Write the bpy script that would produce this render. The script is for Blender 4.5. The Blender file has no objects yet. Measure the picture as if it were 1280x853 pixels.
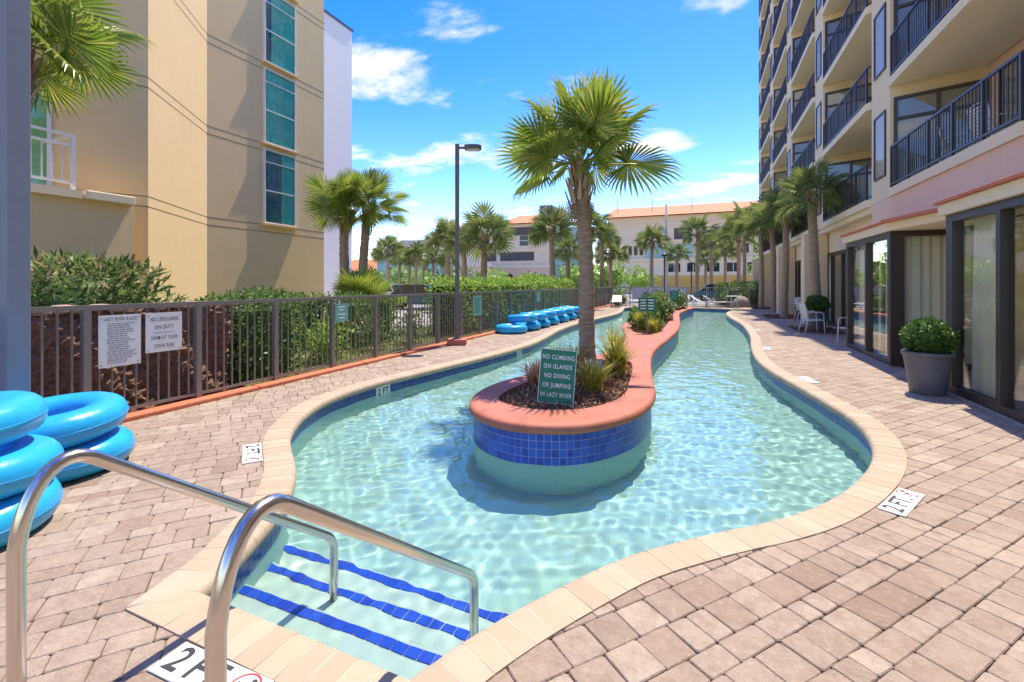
import bpy, math, random
import numpy as np
from mathutils import Vector, Matrix
from mathutils.geometry import tessellate_polygon
R = math.radians
sc = bpy.context.scene
COL = sc.collection

# ------------------------------------------------------------------ camera
cam = bpy.data.cameras.new('camera'); camo = bpy.data.objects.new('camera', cam); COL.objects.link(camo)
camo.location = (0, 0, 1.5); camo.rotation_euler = (math.pi/2, 0, R(22.31))
cam.sensor_width = 36; cam.lens = 36*580/1280; cam.shift_y = -71.5/1280
cam.clip_start = .05; cam.clip_end = 2000
sc.camera = camo
# ------------------------------------------------------------------ sky, sun, exposure
SUN_EL, SUN_DIR = R(66), (.14, .99)           # horizontal direction towards the sun
w = bpy.data.worlds.new('World'); sc.world = w; w.use_nodes = True
nt = w.node_tree; N = nt.nodes; L = nt.links
bg = N['Background']; bg.inputs[1].default_value = .15
sky = N.new('ShaderNodeTexSky'); sky.sky_type = 'NISHITA'; sky.sun_disc = False
sky.sun_elevation = SUN_EL; sky.sun_rotation = math.atan2(SUN_DIR[0], SUN_DIR[1])
sky.air_density = 1.0; sky.dust_density = .25; sky.ozone_density = 2.2
hs = N.new('ShaderNodeHueSaturation'); hs.inputs['Saturation'].default_value = 1.5; hs.inputs['Hue'].default_value = .524; hs.inputs['Value'].default_value = .96
L.new(sky.outputs[0], hs.inputs['Color'])
tc = N.new('ShaderNodeTexCoord'); sep = N.new('ShaderNodeSeparateXYZ'); L.new(tc.outputs['Generated'], sep.inputs[0])
def mth(op, a, b=None, tree=None, clamp=False):
    t = tree or nt
    n = t.nodes.new('ShaderNodeMath'); n.operation = op; n.use_clamp = clamp
    for i, q in enumerate((a, b)):
        if q is None: continue
        if isinstance(q, (int, float)): n.inputs[i].default_value = q
        else: t.links.new(q, n.inputs[i])
    return n.outputs[0]
den = mth('ADD', mth('MAXIMUM', sep.outputs[2], 0.0), .16)
comb = N.new('ShaderNodeCombineXYZ'); L.new(mth('DIVIDE', sep.outputs[0], den), comb.inputs[0]); L.new(mth('DIVIDE', sep.outputs[1], den), comb.inputs[1])
n1 = N.new('ShaderNodeTexNoise'); n1.inputs['Scale'].default_value = 2.1; n1.inputs['Detail'].default_value = 9; n1.inputs['Roughness'].default_value = .58; n1.inputs['Distortion'].default_value = .15
mp = N.new('ShaderNodeMapping'); mp.inputs['Location'].default_value = (3.1, 7.7, 1.3); mp.inputs['Scale'].default_value = (1.0, 1.35, 1)
L.new(comb.outputs[0], mp.inputs[0]); L.new(mp.outputs[0], n1.inputs['Vector'])
mr = N.new('ShaderNodeMapRange'); mr.interpolation_type = 'SMOOTHSTEP'; mr.inputs[1].default_value = .53; mr.inputs[2].default_value = .70
L.new(n1.outputs['Fac'], mr.inputs[0])
fade = N.new('ShaderNodeMapRange'); fade.inputs[1].default_value = .0; fade.inputs[2].default_value = .12; L.new(sep.outputs[2], fade.inputs[0])
mixc = N.new('ShaderNodeMix'); mixc.data_type = 'RGBA'
L.new(mth('MULTIPLY', mth('MULTIPLY', mr.outputs[0], fade.outputs[0]), .93), mixc.inputs['Factor'])
L.new(hs.outputs[0], mixc.inputs['A']); mixc.inputs['B'].default_value = (3.0, 3.03, 3.1, 1)
L.new(mixc.outputs['Result'], bg.inputs[0])
sun = bpy.data.lights.new('sun', 'SUN'); sun.energy = 2.4; sun.angle = R(.55); sun.color = (1, .94, .84)
suno = bpy.data.objects.new('sun', sun); COL.objects.link(suno)
sd = Vector((SUN_DIR[0]*math.cos(SUN_EL), SUN_DIR[1]*math.cos(SUN_EL), math.sin(SUN_EL)))
suno.rotation_euler = sd.to_track_quat('Z', 'Y').to_euler(); suno.location = (0, 0, 40)
sun.cycles.is_caustics_light = True
vs = sc.view_settings; vs.view_transform = 'Standard'; vs.look = 'None'; vs.gamma = 1; vs.exposure = 1.52; vs.use_curve_mapping = False
vs.use_white_balance = True; vs.white_balance_temperature = 7300; vs.white_balance_tint = 10     # the photograph's warm white balance
cy = sc.cycles; cy.use_denoising = True; cy.max_bounces = 9; cy.transmission_bounces = 8; cy.transparent_max_bounces = 16; cy.glossy_bounces = 5; cy.diffuse_bounces = 4
cy.sample_clamp_indirect = 6

rnd = random.Random(7)
# ------------------------------------------------------------------ materials
MATS = {}
def new_mat(name):
    m = bpy.data.materials.new(name); m.use_nodes = True; MATS[name] = m
    return m, m.node_tree, m.node_tree.nodes['Principled BSDF']
def mixcol(t, fac, a, b, blend='MIX'):
    n = t.nodes.new('ShaderNodeMix'); n.data_type = 'RGBA'; n.blend_type = blend
    for key, q in (('Factor', fac), ('A', a), ('B', b)):
        if isinstance(q, (int, float)): n.inputs[key].default_value = q
        elif isinstance(q, tuple): n.inputs[key].default_value = (*q, 1) if len(q) == 3 else q
        else: t.links.new(q, n.inputs[key])
    return n.outputs['Result']
def noise(t, scale, detail=4, rough=.6, vec='Object', stretch=None):
    n = t.nodes.new('ShaderNodeTexNoise'); n.inputs['Scale'].default_value = scale; n.inputs['Detail'].default_value = detail; n.inputs['Roughness'].default_value = rough
    if vec == 'Position':
        c = t.nodes.new('ShaderNodeNewGeometry').outputs['Position']
    else:
        c = t.nodes.new('ShaderNodeTexCoord').outputs[vec]
    if stretch:
        m = t.nodes.new('ShaderNodeMapping'); m.inputs['Scale'].default_value = stretch; t.links.new(c, m.inputs[0]); c = m.outputs[0]
    t.links.new(c, n.inputs['Vector'])
    return n.outputs['Fac']
def ramp(t, fac, stops):
    r = t.nodes.new('ShaderNodeValToRGB'); t.links.new(fac, r.inputs[0])
    e = r.color_ramp.elements
    while len(e) < len(stops): e.new(.5)
    for k, (p, c) in zip(e, stops): k.position = p; k.color = (*c, 1)
    return r.outputs[0]
def bump(t, h, strength=.3, dist=.02):
    b = t.nodes.new('ShaderNodeBump'); b.inputs['Strength'].default_value = strength; b.inputs['Distance'].default_value = dist
    t.links.new(h, b.inputs['Height']); return b.outputs[0]
def rndfac(t):           # one random value per object and per loose piece
    oi = t.nodes.new('ShaderNodeObjectInfo'); ge = t.nodes.new('ShaderNodeNewGeometry')
    return mth('FRACT', mth('ADD', oi.outputs['Random'], ge.outputs['Random Per Island'], t), None, t)
def simple(name, col, rough=.6, metal=0., var=.12, scale=6., bmp=0., bscale=60., spec=.5, vec='Position'):
    m, t, p = new_mat(name)
    f = noise(t, scale, 5, .6, vec)
    a = tuple(max(0, c*(1-var)) for c in col); b = tuple(min(1, c*(1+var)) for c in col)
    t.links.new(mixcol(t, f, a, b), p.inputs['Base Color'])
    p.inputs['Roughness'].default_value = rough; p.inputs['Metallic'].default_value = metal; p.inputs['Specular IOR Level'].default_value = spec
    if bmp: t.links.new(bump(t, noise(t, bscale, 4, .6, vec), bmp), p.inputs['Normal'])
    return m
# pavers
m, t, p = new_mat('paver')
base = ramp(t, rndfac(t), [(0, (.32, .245, .185)), (.18, (.41, .325, .25)), (.36, (.345, .255, .19)), (.54, (.47, .385, .30)), (.72, (.285, .20, .145)), (.86, (.43, .345, .27)), (1, (.36, .275, .21))])
g1 = noise(t, 11, 7, .75, 'Position'); g2 = noise(t, 130, 3, .7, 'Position'); g3 = noise(t, .9, 4, .55, 'Position'); g4 = noise(t, 30, 5, .75, 'Position')
c = mixcol(t, mth('MULTIPLY', mth('SUBTRACT', g1, .42, t, True), 2.6, t, True), base, (.22, .15, .105))
c = mixcol(t, mth('MULTIPLY', mth('SUBTRACT', g4, .52, t, True), 2.4, t, True), c, (.52, .43, .33))
c = mixcol(t, mth('MULTIPLY', mth('SUBTRACT', g2, .5, t, True), 1.6, t), c, (.17, .125, .095))
c = mixcol(t, mth('MULTIPLY', mth('SUBTRACT', g3, .45, t, True), 1.1, t), c, (.50, .41, .315))
t.links.new(c, p.inputs['Base Color']); p.inputs['Roughness'].default_value = .88
t.links.new(bump(t, mth('ADD', g2, mth('MULTIPLY', mth('ADD', g1, g4, t), 1.6, t), t), .6, .008), p.inputs['Normal'])
simple('joint_sand', (.16, .125, .09), .95, var=.3, scale=20)
# coping stones
m, t, p = new_mat('coping')
base = ramp(t, rndfac(t), [(0, (.404, .310, .215)), (.35, (.473, .370, .258)), (.7, (.430, .331, .232)), (1, (.490, .396, .284))])
g1 = noise(t, 7, 6, .65, 'Position'); g2 = noise(t, 90, 3, .6, 'Position')
c = mixcol(t, mth('MULTIPLY', mth('SUBTRACT', g1, .45, t, True), 1.3, t), base, (.356, .280, .197))
t.links.new(mixcol(t, mth('MULTIPLY', mth('SUBTRACT', g2, .55, t, True), 1.2, t), c, (.303, .235, .167)), p.inputs['Base Color']); p.inputs['Roughness'].default_value = .75
t.links.new(bump(t, g2, .25, .005), p.inputs['Normal'])
simple('mortar', (.66, .56, .43), .9)
simple('plaster', (.36, .555, .525), .7, var=.06, scale=3)
simple('step_plaster', (.52, .62, .565), .7, var=.06, scale=3)
simple('grout', (.62, .66, .66), .8)
simple('plaster_beige', (.60, .53, .40), .8, var=.1)
def tile_mat(name, cols):
    m, t, p = new_mat(name)
    t.links.new(ramp(t, rndfac(t), cols), p.inputs['Base Color']); p.inputs['Roughness'].default_value = .28
    t.links.new(bump(t, noise(t, 25, 2, .5, 'Position'), .06, .01), p.inputs['Normal'])
tile_mat('blue_tile', [(0, (.006, .04, .30)), (.5, (.008, .065, .42)), (1, (.015, .10, .52))])
tile_mat('nosing_tile', [(0, (.005, .05, .50)), (.5, (.008, .07, .58)), (1, (.012, .09, .62))])
tile_mat('dark_tile', [(0, (.006, .035, .19)), (.5, (.010, .055, .28)), (1, (.016, .08, .36))])
# red stamped concrete
m, t, p = new_mat('red_concrete')
g1 = noise(t, 3, 7, .72, 'Position'); g2 = noise(t, 60, 4, .6, 'Position'); g3 = noise(t, 9, 6, .75, 'Position', (1, .35, 1))
c = mixcol(t, g1, (.36, .10, .06), (.55, .20, .125)); c = mixcol(t, mth('MULTIPLY', mth('SUBTRACT', g3, .5, t, True), 2.6, t), c, (.25, .075, .055))
t.links.new(c, p.inputs['Base Color']); p.inputs['Roughness'].default_value = .7
t.links.new(bump(t, g2, .25, .01), p.inputs['Normal'])
# water
m, t, p = new_mat('water'); t.nodes.remove(p)
g = t.nodes.new('ShaderNodeBsdfGlass'); g.inputs['IOR'].default_value = 1.33; g.inputs['Roughness'].default_value = 0; g.inputs['Color'].default_value = (.89, .975, .965, 1)
t.links.new(g.outputs[0], t.nodes['Material Output'].inputs[0])
# mulch
def mulch(name, a, b, c3):
    m, t, p = new_mat(name)
    t.links.new(ramp(t, rndfac(t), [(0, a), (.5, b), (1, c3)]), p.inputs['Base Color']); p.inputs['Roughness'].default_value = .9
mulch('mulch', (.17, .085, .045), (.32, .17, .095), (.52, .33, .20))
mulch('red_mulch', (.12, .04, .025), (.22, .075, .045), (.30, .13, .08))
simple('mulch_soil', (.20, .105, .06), .95, var=.5, scale=40, bmp=.8, bscale=70)
# foliage
def leaf_mat(name, cols, trans=.35, rough=.45):
    m, t, p = new_mat(name)
    c = ramp(t, rndfac(t), cols)
    t.links.new(c, p.inputs['Base Color']); p.inputs['Roughness'].default_value = rough
    tr = t.nodes.new('ShaderNodeBsdfTranslucent'); t.links.new(c, tr.inputs[0])
    mx = t.nodes.new('ShaderNodeMixShader'); mx.inputs[0].default_value = trans
    t.links.new(p.outputs[0], mx.inputs[1]); t.links.new(tr.outputs[0], mx.inputs[2]); t.links.new(mx.outputs[0], t.nodes['Material Output'].inputs[0])
leaf_mat('palm_leaf', [(0, (.13, .22, .03)), (.45, (.23, .33, .045)), (.8, (.33, .40, .065)), (1, (.45, .42, .13))], .45, .35)
leaf_mat('palm_leaf_far', [(0, (.11, .17, .045)), (.5, (.19, .25, .06)), (1, (.32, .33, .12))], .45, .45)
leaf_mat('hedge_leaf', [(0, (.045, .102, .023)), (.5, (.115, .227, .045)), (.85, (.204, .339, .067)), (1, (.387, .477, .137))])
leaf_mat('bright_leaf', [(0, (.137, .272, .034)), (.5, (.295, .499, .067)), (1, (.544, .681, .137))])
leaf_mat('shrub_leaf', [(0, (.067, .137, .034)), (.5, (.160, .272, .067)), (.8, (.295, .364, .137)), (1, (.569, .364, .227))])
leaf_mat('box_leaf', [(0, (.031, .085, .019)), (.5, (.078, .178, .031)), (1, (.155, .279, .054))])
leaf_mat('grass_blade', [(0, (.22, .30, .03)), (.4, (.42, .46, .05)), (.75, (.62, .55, .09)), (1, (.60, .36, .14))], .5)
leaf_mat('dry_grass', [(0, (.50, .27, .14)), (.5, (.62, .33, .22)), (1, (.42, .38, .12))], .5)
leaf_mat('lawn_blade', [(0, (.155, .232, .046)), (.5, (.264, .310, .078)), (1, (.403, .388, .124))], .3)
simple('dead_leaf', (.30, .20, .11), .9, var=.35, scale=30)
m, t, p = new_mat('trunk')
g1 = noise(t, 3.2, 6, .7, 'Object', (2, 2, 14)); g2 = noise(t, 26, 4, .7, 'Object')
g1c = mth('MULTIPLY', mth('SUBTRACT', g1, .32, t), 2.6, t, True)
c = mixcol(t, g1c, (.25, .16, .10), (.68, .51, .36)); t.links.new(mixcol(t, mth('MULTIPLY', g2, .5, t), c, (.25, .19, .14)), p.inputs['Base Color'])
p.inputs['Roughness'].default_value = .9; t.links.new(bump(t, mth('ADD', g1, mth('MULTIPLY', g2, .4, t), t), .8, .04), p.inputs['Normal'])
m, t, p = new_mat('leaf_base')
t.links.new(ramp(t, rndfac(t), [(0, (.18, .10, .055)), (.5, (.36, .23, .14)), (1, (.55, .42, .29))]), p.inputs['Base Color']); p.inputs['Roughness'].default_value = .85
def stucco(name, col, streak=.5):
    m, t, p = new_mat(name)
    a = noise(t, .55, 5, .6, 'Position'); b = noise(t, 3.2, 6, .7, 'Position'); st = noise(t, 1.6, 5, .65, 'Position', (3.2, 3.2, .16)); fine = noise(t, 70, 4, .7, 'Position')
    c = mixcol(t, a, tuple(q*.92 for q in col), tuple(min(.92, q*1.06) for q in col))
    c = mixcol(t, mth('MULTIPLY', mth('SUBTRACT', b, .5, t, True), .7, t), c, tuple(q*.8 for q in col))
    c = mixcol(t, mth('MULTIPLY', mth('SUBTRACT', st, .55, t, True), streak*2, t), c, tuple(q*.72 for q in col))
    t.links.new(c, p.inputs['Base Color']); p.inputs['Roughness'].default_value = .92
    t.links.new(bump(t, mth('ADD', fine, mth('MULTIPLY', b, 1.5, t), t), .35, .012), p.inputs['Normal'])
# metals, plastics, glass
m, t, p = new_mat('steel'); p.inputs['Base Color'].default_value = (.62, .57, .52, 1); p.inputs['Metallic'].default_value = 1
p.inputs['Roughness'].default_value = .24
simple('fence_metal', (.26, .235, .215), .42, .35, var=.25, scale=14)
simple('post_metal', (.22, .25, .30), .45, .1, var=.12, scale=3)
simple('lamp_metal', (.15, .13, .12), .5, .2, var=.2)
m, t, p = new_mat('vinyl'); g1 = noise(t, 2.2, 4, .6, 'Position')
t.links.new(mixcol(t, g1, (.004, .36, .72), (.008, .45, .84)), p.inputs['Base Color']); p.inputs['Roughness'].default_value = .27
sc1 = noise(t, 9, 6, .75, 'Position'); t.links.new(mth('ADD', mth('MULTIPLY', sc1, .35, t), .12, t), p.inputs['Roughness'])
t.links.new(bump(t, mth('ADD', noise(t, 5, 3, .5, 'Position'), mth('MULTIPLY', noise(t, 45, 3, .6, 'Position', (1, 1, .25)), .12, t), t), .3, .03), p.inputs['Normal'])
simple('white_paint', (.78, .77, .74), .5, var=.05)
simple('white_metal', (.72, .72, .70), .45, var=.08)
simple('sign_white', (.74, .75, .75), .45, var=.07, scale=8)
simple('sign_green', (.004, .20, .115), .6, var=.12, scale=10)
simple('sign_teal', (.16, .44, .38), .4, var=.15, scale=12)
simple('ink', (.035, .035, .045), .6)
simple('ink_red', (.45, .05, .05), .6)
simple('ink_grey', (.22, .22, .25), .6)
simple('letter_white', (.78, .82, .78), .5)
simple('bronze_frame', (.048, .035, .028), .45, .0, var=.2)
simple('red_trim', (.58, .17, .08), .65, var=.25, scale=12, bmp=.2)
stucco('tan_stucco', (.90, .64, .325))
stucco('cream_stucco', (.85, .68, .45), .3)
simple('cream_trim', (.86, .72, .49), .85, var=.05, scale=2)
stucco('pink_stucco', (.87, .59, .43), .35)
simple('soffit', (.86, .72, .48), .9, var=.05)
simple('white_stucco', (.80, .64, .44), .9, var=.05)
simple('roof_tile', (.68, .22, .08), .8, var=.25, scale=3, bmp=.4, bscale=12)
simple('grey_roof', (.17, .17, .18), .8, var=.15)
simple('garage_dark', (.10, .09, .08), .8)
simple('teal_screen', (.30, .52, .47), .6, var=.1)
simple('yellow_paint', (.80, .45, .10), .7, var=.08)
simple('concrete', (.36, .34, .31), .9, var=.15, scale=2, bmp=.2)
simple('asphalt', (.30, .28, .27), .95, var=.15, scale=3, bmp=.3)
simple('earth', (.10, .075, .045), .95, var=.4, scale=3)
simple('lawn_soil', (.10, .12, .03), .95, var=.4, scale=6)
simple('pot', (.13, .13, .145), .5, var=.12, scale=5, bmp=.1, bscale=30)
simple('curtain', (.84, .77, .64), .85, var=.08, scale=4)
simple('teal_curtain', (.16, .62, .55), .7, var=.15, scale=4)
simple('blind', (.86, .76, .60), .8)
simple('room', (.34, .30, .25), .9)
simple('blue_metal', (.05, .12, .22), .5)
simple('brown_rock', (.26, .145, .09), .95, var=.6, scale=30, bmp=1., bscale=60)
simple('brown_cap', (.42, .30, .23), .95, var=.4, scale=22, bmp=.8, bscale=40)
simple('stone', (.34, .30, .25), .9, var=.25, scale=7, bmp=.6, bscale=20)
simple('car_white', (.72, .73, .74), .25, var=.03)
simple('car_teal', (.02, .14, .19), .25, var=.05)
simple('car_glass', (.02, .03, .035), .08)
simple('rubber', (.02, .02, .02), .8)
simple('awning', (.02, .33, .36), .7)
simple('banner', (.42, .46, .56), .6, var=.7, scale=2.5)
simple('lens', (.5, .5, .48), .2)
def glass_mat(name, tint, refl, gloss=.95):
    m, t, p = new_mat(name); t.nodes.remove(p)
    tr = t.nodes.new('ShaderNodeBsdfTransparent'); tr.inputs[0].default_value = (*tint, 1)
    gl = t.nodes.new('ShaderNodeBsdfGlossy'); gl.inputs['Roughness'].default_value = .015; gl.inputs['Color'].default_value = (gloss, gloss, gloss*.99, 1)
    lw = t.nodes.new('ShaderNodeLayerWeight'); lw.inputs[0].default_value = .5; fz = mth('ADD', mth('MULTIPLY', mth('POWER', lw.outputs['Facing'], 4.2, t), 1-refl, t), refl, t)
    t.links.new(bump(t, noise(t, 1.1, 2, .5, 'Position'), .02, .1), gl.inputs['Normal'])
    mx = t.nodes.new('ShaderNodeMixShader'); t.links.new(fz, mx.inputs[0]); t.links.new(tr.outputs[0], mx.inputs[1]); t.links.new(gl.outputs[0], mx.inputs[2])
    t.links.new(mx.outputs[0], t.nodes['Material Output'].inputs[0])
glass_mat('glass', (.95, .97, .95), .06)
glass_mat('teal_glass', (.72, .95, .91), .05)
glass_mat('white_glass', (.97, .97, .96), .02, .35)

# ------------------------------------------------------------------ helpers
def tag(o, label=None, cat=None, group=None, kind=None):
    if label: o['label'] = label
    if cat: o['category'] = cat
    if group: o['group'] = group
    if kind: o['kind'] = kind
    return o
def link(name, data, parent=None, loc=None, rot=None, scale=None):
    o = bpy.data.objects.new(name, data); COL.objects.link(o)
    if parent is not None: o.parent = parent
    if loc is not None: o.location = loc
    if rot is not None: o.rotation_euler = rot
    if scale is not None: o.scale = scale if hasattr(scale, '__len__') else (scale,)*3
    return o
def empty(name, loc=(0, 0, 0), rz=0, parent=None):
    o = link(name, None, parent, loc, (0, 0, rz)); o.empty_display_size = .2
    return o
class MB:
    def __init__(s): s.v = []; s.f = []; s.mi = []; s.cur = 0; s.n = 0
    def add(s, v, f):
        s.v.extend([tuple(q) for q in v]); b = s.n; s.n += len(v)
        s.f.extend([tuple(i+b for i in q) for q in f]); s.mi.extend([s.cur]*len(f))
        return s
    def box(s, c, d, rz=0, rx=0, ry=0):
        x, y, z = (k/2 for k in d)
        v = [(-x, -y, -z), (x, -y, -z), (x, y, -z), (-x, y, -z), (-x, -y, z), (x, -y, z), (x, y, z), (-x, y, z)]
        if rz or rx or ry:
            M = Matrix.Rotation(rz, 3, 'Z') @ Matrix.Rotation(ry, 3, 'Y') @ Matrix.Rotation(rx, 3, 'X'); v = [M @ Vector(q) for q in v]
        return s.add([(q[0]+c[0], q[1]+c[1], q[2]+c[2]) for q in v], [(3, 2, 1, 0), (4, 5, 6, 7), (0, 1, 5, 4), (1, 2, 6, 5), (2, 3, 7, 6), (3, 0, 4, 7)])
    def bx(s, x0, x1, y0, y1, z0, z1): return s.box(((x0+x1)/2, (y0+y1)/2, (z0+z1)/2), (abs(x1-x0), abs(y1-y0), abs(z1-z0)))
    def prism(s, poly, z0, z1):
        n = len(poly); v = [(x, y, z0) for x, y in poly]+[(x, y, z1) for x, y in poly]
        f = [(i, (i+1) % n, n+(i+1) % n, n+i) for i in range(n)]
        tri = tessellate_polygon([[Vector((x, y, 0)) for x, y in poly]])
        for a, b, c in tri:
            pa, pb, pc = poly[a], poly[b], poly[c]
            if (pb[0]-pa[0])*(pc[1]-pa[1])-(pb[1]-pa[1])*(pc[0]-pa[0]) < 0: b, c = c, b
            f.append((n+a, n+b, n+c)); f.append((c, b, a))
        return s.add(v, f)
    def tube(s, pts, r, n=10, caps=True, closed=False):
        pts = [Vector(q) for q in pts]; rs = r if hasattr(r, '__len__') else [r]*len(pts)
        v = []; f = []; up = None; m = len(pts)
        for i, q in enumerate(pts):
            if closed: d = (pts[(i+1) % m]-pts[i-1]).normalized()
            else: d = (pts[min(i+1, m-1)]-pts[max(i-1, 0)]).normalized()
            if up is None: up = Vector((0, 0, 1)) if abs(d.z) < .9 else Vector((1, 0, 0))
            a = d.cross(up).normalized(); b = a.cross(d).normalized(); up = b
            for k in range(n):
                th = 2*math.pi*k/n; v.append(q+(a*math.cos(th)+b*math.sin(th))*rs[i])
        for i in range(m if closed else m-1):
            j = (i+1) % m
            for k in range(n): f.append((i*n+k, i*n+(k+1) % n, j*n+(k+1) % n, j*n+k))
        if caps and not closed: f.append(tuple(range(n))[::-1]); f.append(tuple((m-1)*n+k for k in range(n)))
        return s.add(v, f)
    def lathe(s, prof, c=(0, 0, 0), n=24, capb=True, capt=True):
        v = []; f = []; m = len(prof)
        for r, z in prof:
            for k in range(n): th = 2*math.pi*k/n; v.append((c[0]+r*math.cos(th), c[1]+r*math.sin(th), c[2]+z))
        for i in range(m-1):
            for k in range(n): f.append((i*n+k, i*n+(k+1) % n, (i+1)*n+(k+1) % n, (i+1)*n+k))
        if capb: f.append(tuple(range(n))[::-1])
        if capt: f.append(tuple((m-1)*n+k for k in range(n)))
        return s.add(v, f)
    def mesh(s, name, mats, smooth=False):
        me = bpy.data.meshes.new(name); me.from_pydata(s.v, [], s.f)
        for q in (mats if isinstance(mats, (list, tuple)) else [mats]): me.materials.append(MATS[q])
        if len(me.materials) > 1: me.polygons.foreach_set('material_index', s.mi)
        if smooth: me.polygons.foreach_set('use_smooth', [True]*len(me.polygons))
        me.update(); return me
    def build(s, name, mats, parent=None, smooth=False, loc=None, rot=None):
        return link(name, s.mesh(name, mats, smooth), parent, loc, rot)
def autosmooth(o, ang=40):
    me = o.data; me.polygons.foreach_set('use_smooth', [True]*len(me.polygons))
    me.set_sharp_from_angle(angle=R(ang))
def bevel(o, wd=.01, seg=2):
    b = o.modifiers.new('bevel', 'BEVEL'); b.width = wd; b.segments = seg; b.limit_method = 'ANGLE'; return o
def np_mesh(name, v, f, mat, smooth=False):
    me = bpy.data.meshes.new(name); v = np.asarray(v, np.float32).reshape(-1, 3); f = np.asarray(f, np.int32); k = f.shape[1]
    me.vertices.add(len(v)); me.vertices.foreach_set('co', v.ravel()); me.loops.add(f.size); me.loops.foreach_set('vertex_index', f.ravel())
    me.polygons.add(len(f)); me.polygons.foreach_set('loop_start', np.arange(0, f.size, k, dtype=np.int32)); me.polygons.foreach_set('loop_total', np.full(len(f), k, np.int32))
    if smooth: me.polygons.foreach_set('use_smooth', np.ones(len(f), bool))
    me.materials.append(MATS[mat]); me.update(calc_edges=True); me.validate(); return me
def copy_tree(o, parent=None):
    c = o.copy(); COL.objects.link(c); c.parent = parent
    for ch in list(o.children): copy_tree(ch, c)
    return c
def text_mesh(name, s, size, mat, spacing=1.0, align='CENTER', bold=0.0):
    cu = bpy.data.curves.new('lettering', 'FONT'); cu.body = s; cu.size = size; cu.align_x = align; cu.align_y = 'CENTER'; cu.space_character = spacing; cu.offset = bold; cu.resolution_u = 3
    o = bpy.data.objects.new('lettering', cu); COL.objects.link(o); bpy.context.view_layer.update()
    me = bpy.data.meshes.new_from_object(o.evaluated_get(bpy.context.evaluated_depsgraph_get()))
    bpy.data.objects.remove(o); bpy.data.curves.remove(cu); me.name = name; me.materials.clear(); me.materials.append(MATS[mat]); return me
def leaves(P, size, rng, aspect=.45, up=0.3, outward=None):
    """diamond leaves at points P with random orientation -> verts, quad faces"""
    n = len(P); d = rng.normal(size=(n, 3)); d[:, 2] += up
    if outward is not None: d += outward*.9
    d /= np.linalg.norm(d, axis=1)[:, None]
    s = np.cross(d, rng.normal(size=(n, 3))); s /= np.linalg.norm(s, axis=1)[:, None]
    Ls = size*rng.uniform(.6, 1.25, n)[:, None]; W = Ls*aspect*.5
    nrm = np.cross(d, s)
    a = P; b = P+d*Ls*.5+s*W+nrm*Ls*.06; c = P+d*Ls-nrm*Ls*.1; e = P+d*Ls*.5-s*W+nrm*Ls*.06
    v = np.stack([a, b, c, e], 1).reshape(-1, 3); f = np.arange(4*n).reshape(n, 4)
    return v, f
def leaf_box(name, x0, x1, y0, y1, z0, z1, n, size, mat, parent, seed=1, lump=.12, core=True):
    rng = np.random.default_rng(seed)
    A = np.array([(y1-y0)*(z1-z0), (y1-y0)*(z1-z0), (x1-x0)*(z1-z0), (x1-x0)*(z1-z0), (x1-x0)*(y1-y0)]); A = A/A.sum()
    k = rng.choice(5, n, p=A); u = rng.uniform(size=(n, 3)); P = np.array([x0, y0, z0])+u*np.array([x1-x0, y1-y0, z1-z0])
    ax = [0, 0, 1, 1, 2]; val = [x0, x1, y0, y1, z1]; sg = [-1, 1, -1, 1, 1]; out = np.zeros((n, 3))
    for q in range(5):
        mk = k == q; c0 = P[mk]
        wob = lump*(np.sin(c0[:, 1]*2.9+c0[:, 0]*2.1+seed)+np.sin(c0[:, 2]*5.3+c0[:, 1]*4.7+c0[:, 0]*3.3)+.6*np.sin(c0[:, 1]*9.1+c0[:, 2]*8.0+c0[:, 0]*7.))*.5
        P[mk, ax[q]] = val[q]+sg[q]*(wob-np.abs(rng.normal(0, .07, mk.sum()))); out[mk, ax[q]] = sg[q]
    v, f = leaves(P, size, rng, outward=out)
    o = link(name, np_mesh(name, v, f, mat), parent)
    if core:
        i = .16; MB().bx(x0+i, x1-i, y0+i, y1-i, z0, z1-i*1.1).build('inner_branches', 'hedge_leaf', parent)  # solid core added inside the leaves to block light
    return o
def leaf_ball(name, c, r, n, size, mat, parent, seed=1, lump=.12, core=.8, aspect=.45, up=.3):
    rng = np.random.default_rng(seed); d = rng.normal(size=(n, 3)); d /= np.linalg.norm(d, axis=1)[:, None]
    lp = 1+lump*(np.sin(d[:, 0]*5+seed)+np.sin(d[:, 1]*6+seed*2)+np.sin(d[:, 2]*7+seed*3))
    rad = lp*(1-np.abs(rng.normal(0, .16, n)))
    P = np.array(c)+d*rad[:, None]*np.array(r)
    v, f = leaves(P, size, rng, aspect=aspect, up=up, outward=d)
    o = link(name, np_mesh(name, v, f, mat), parent)
    if core:
        mb = MB(); prof = [(math.sin(a)*core, -math.cos(a)*core) for a in np.linspace(.1, math.pi-.1, 8)]
        mb.lathe([(q, z) for q, z in prof], n=12); mb.v = [(c[0]+x*r[0], c[1]+y*r[1], c[2]+z*r[2]) for x, y, z in mb.v]
        mb.build('inner_branches', mat, parent)  # added solid core, stops light passing through the leaf ball
    return o

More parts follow.
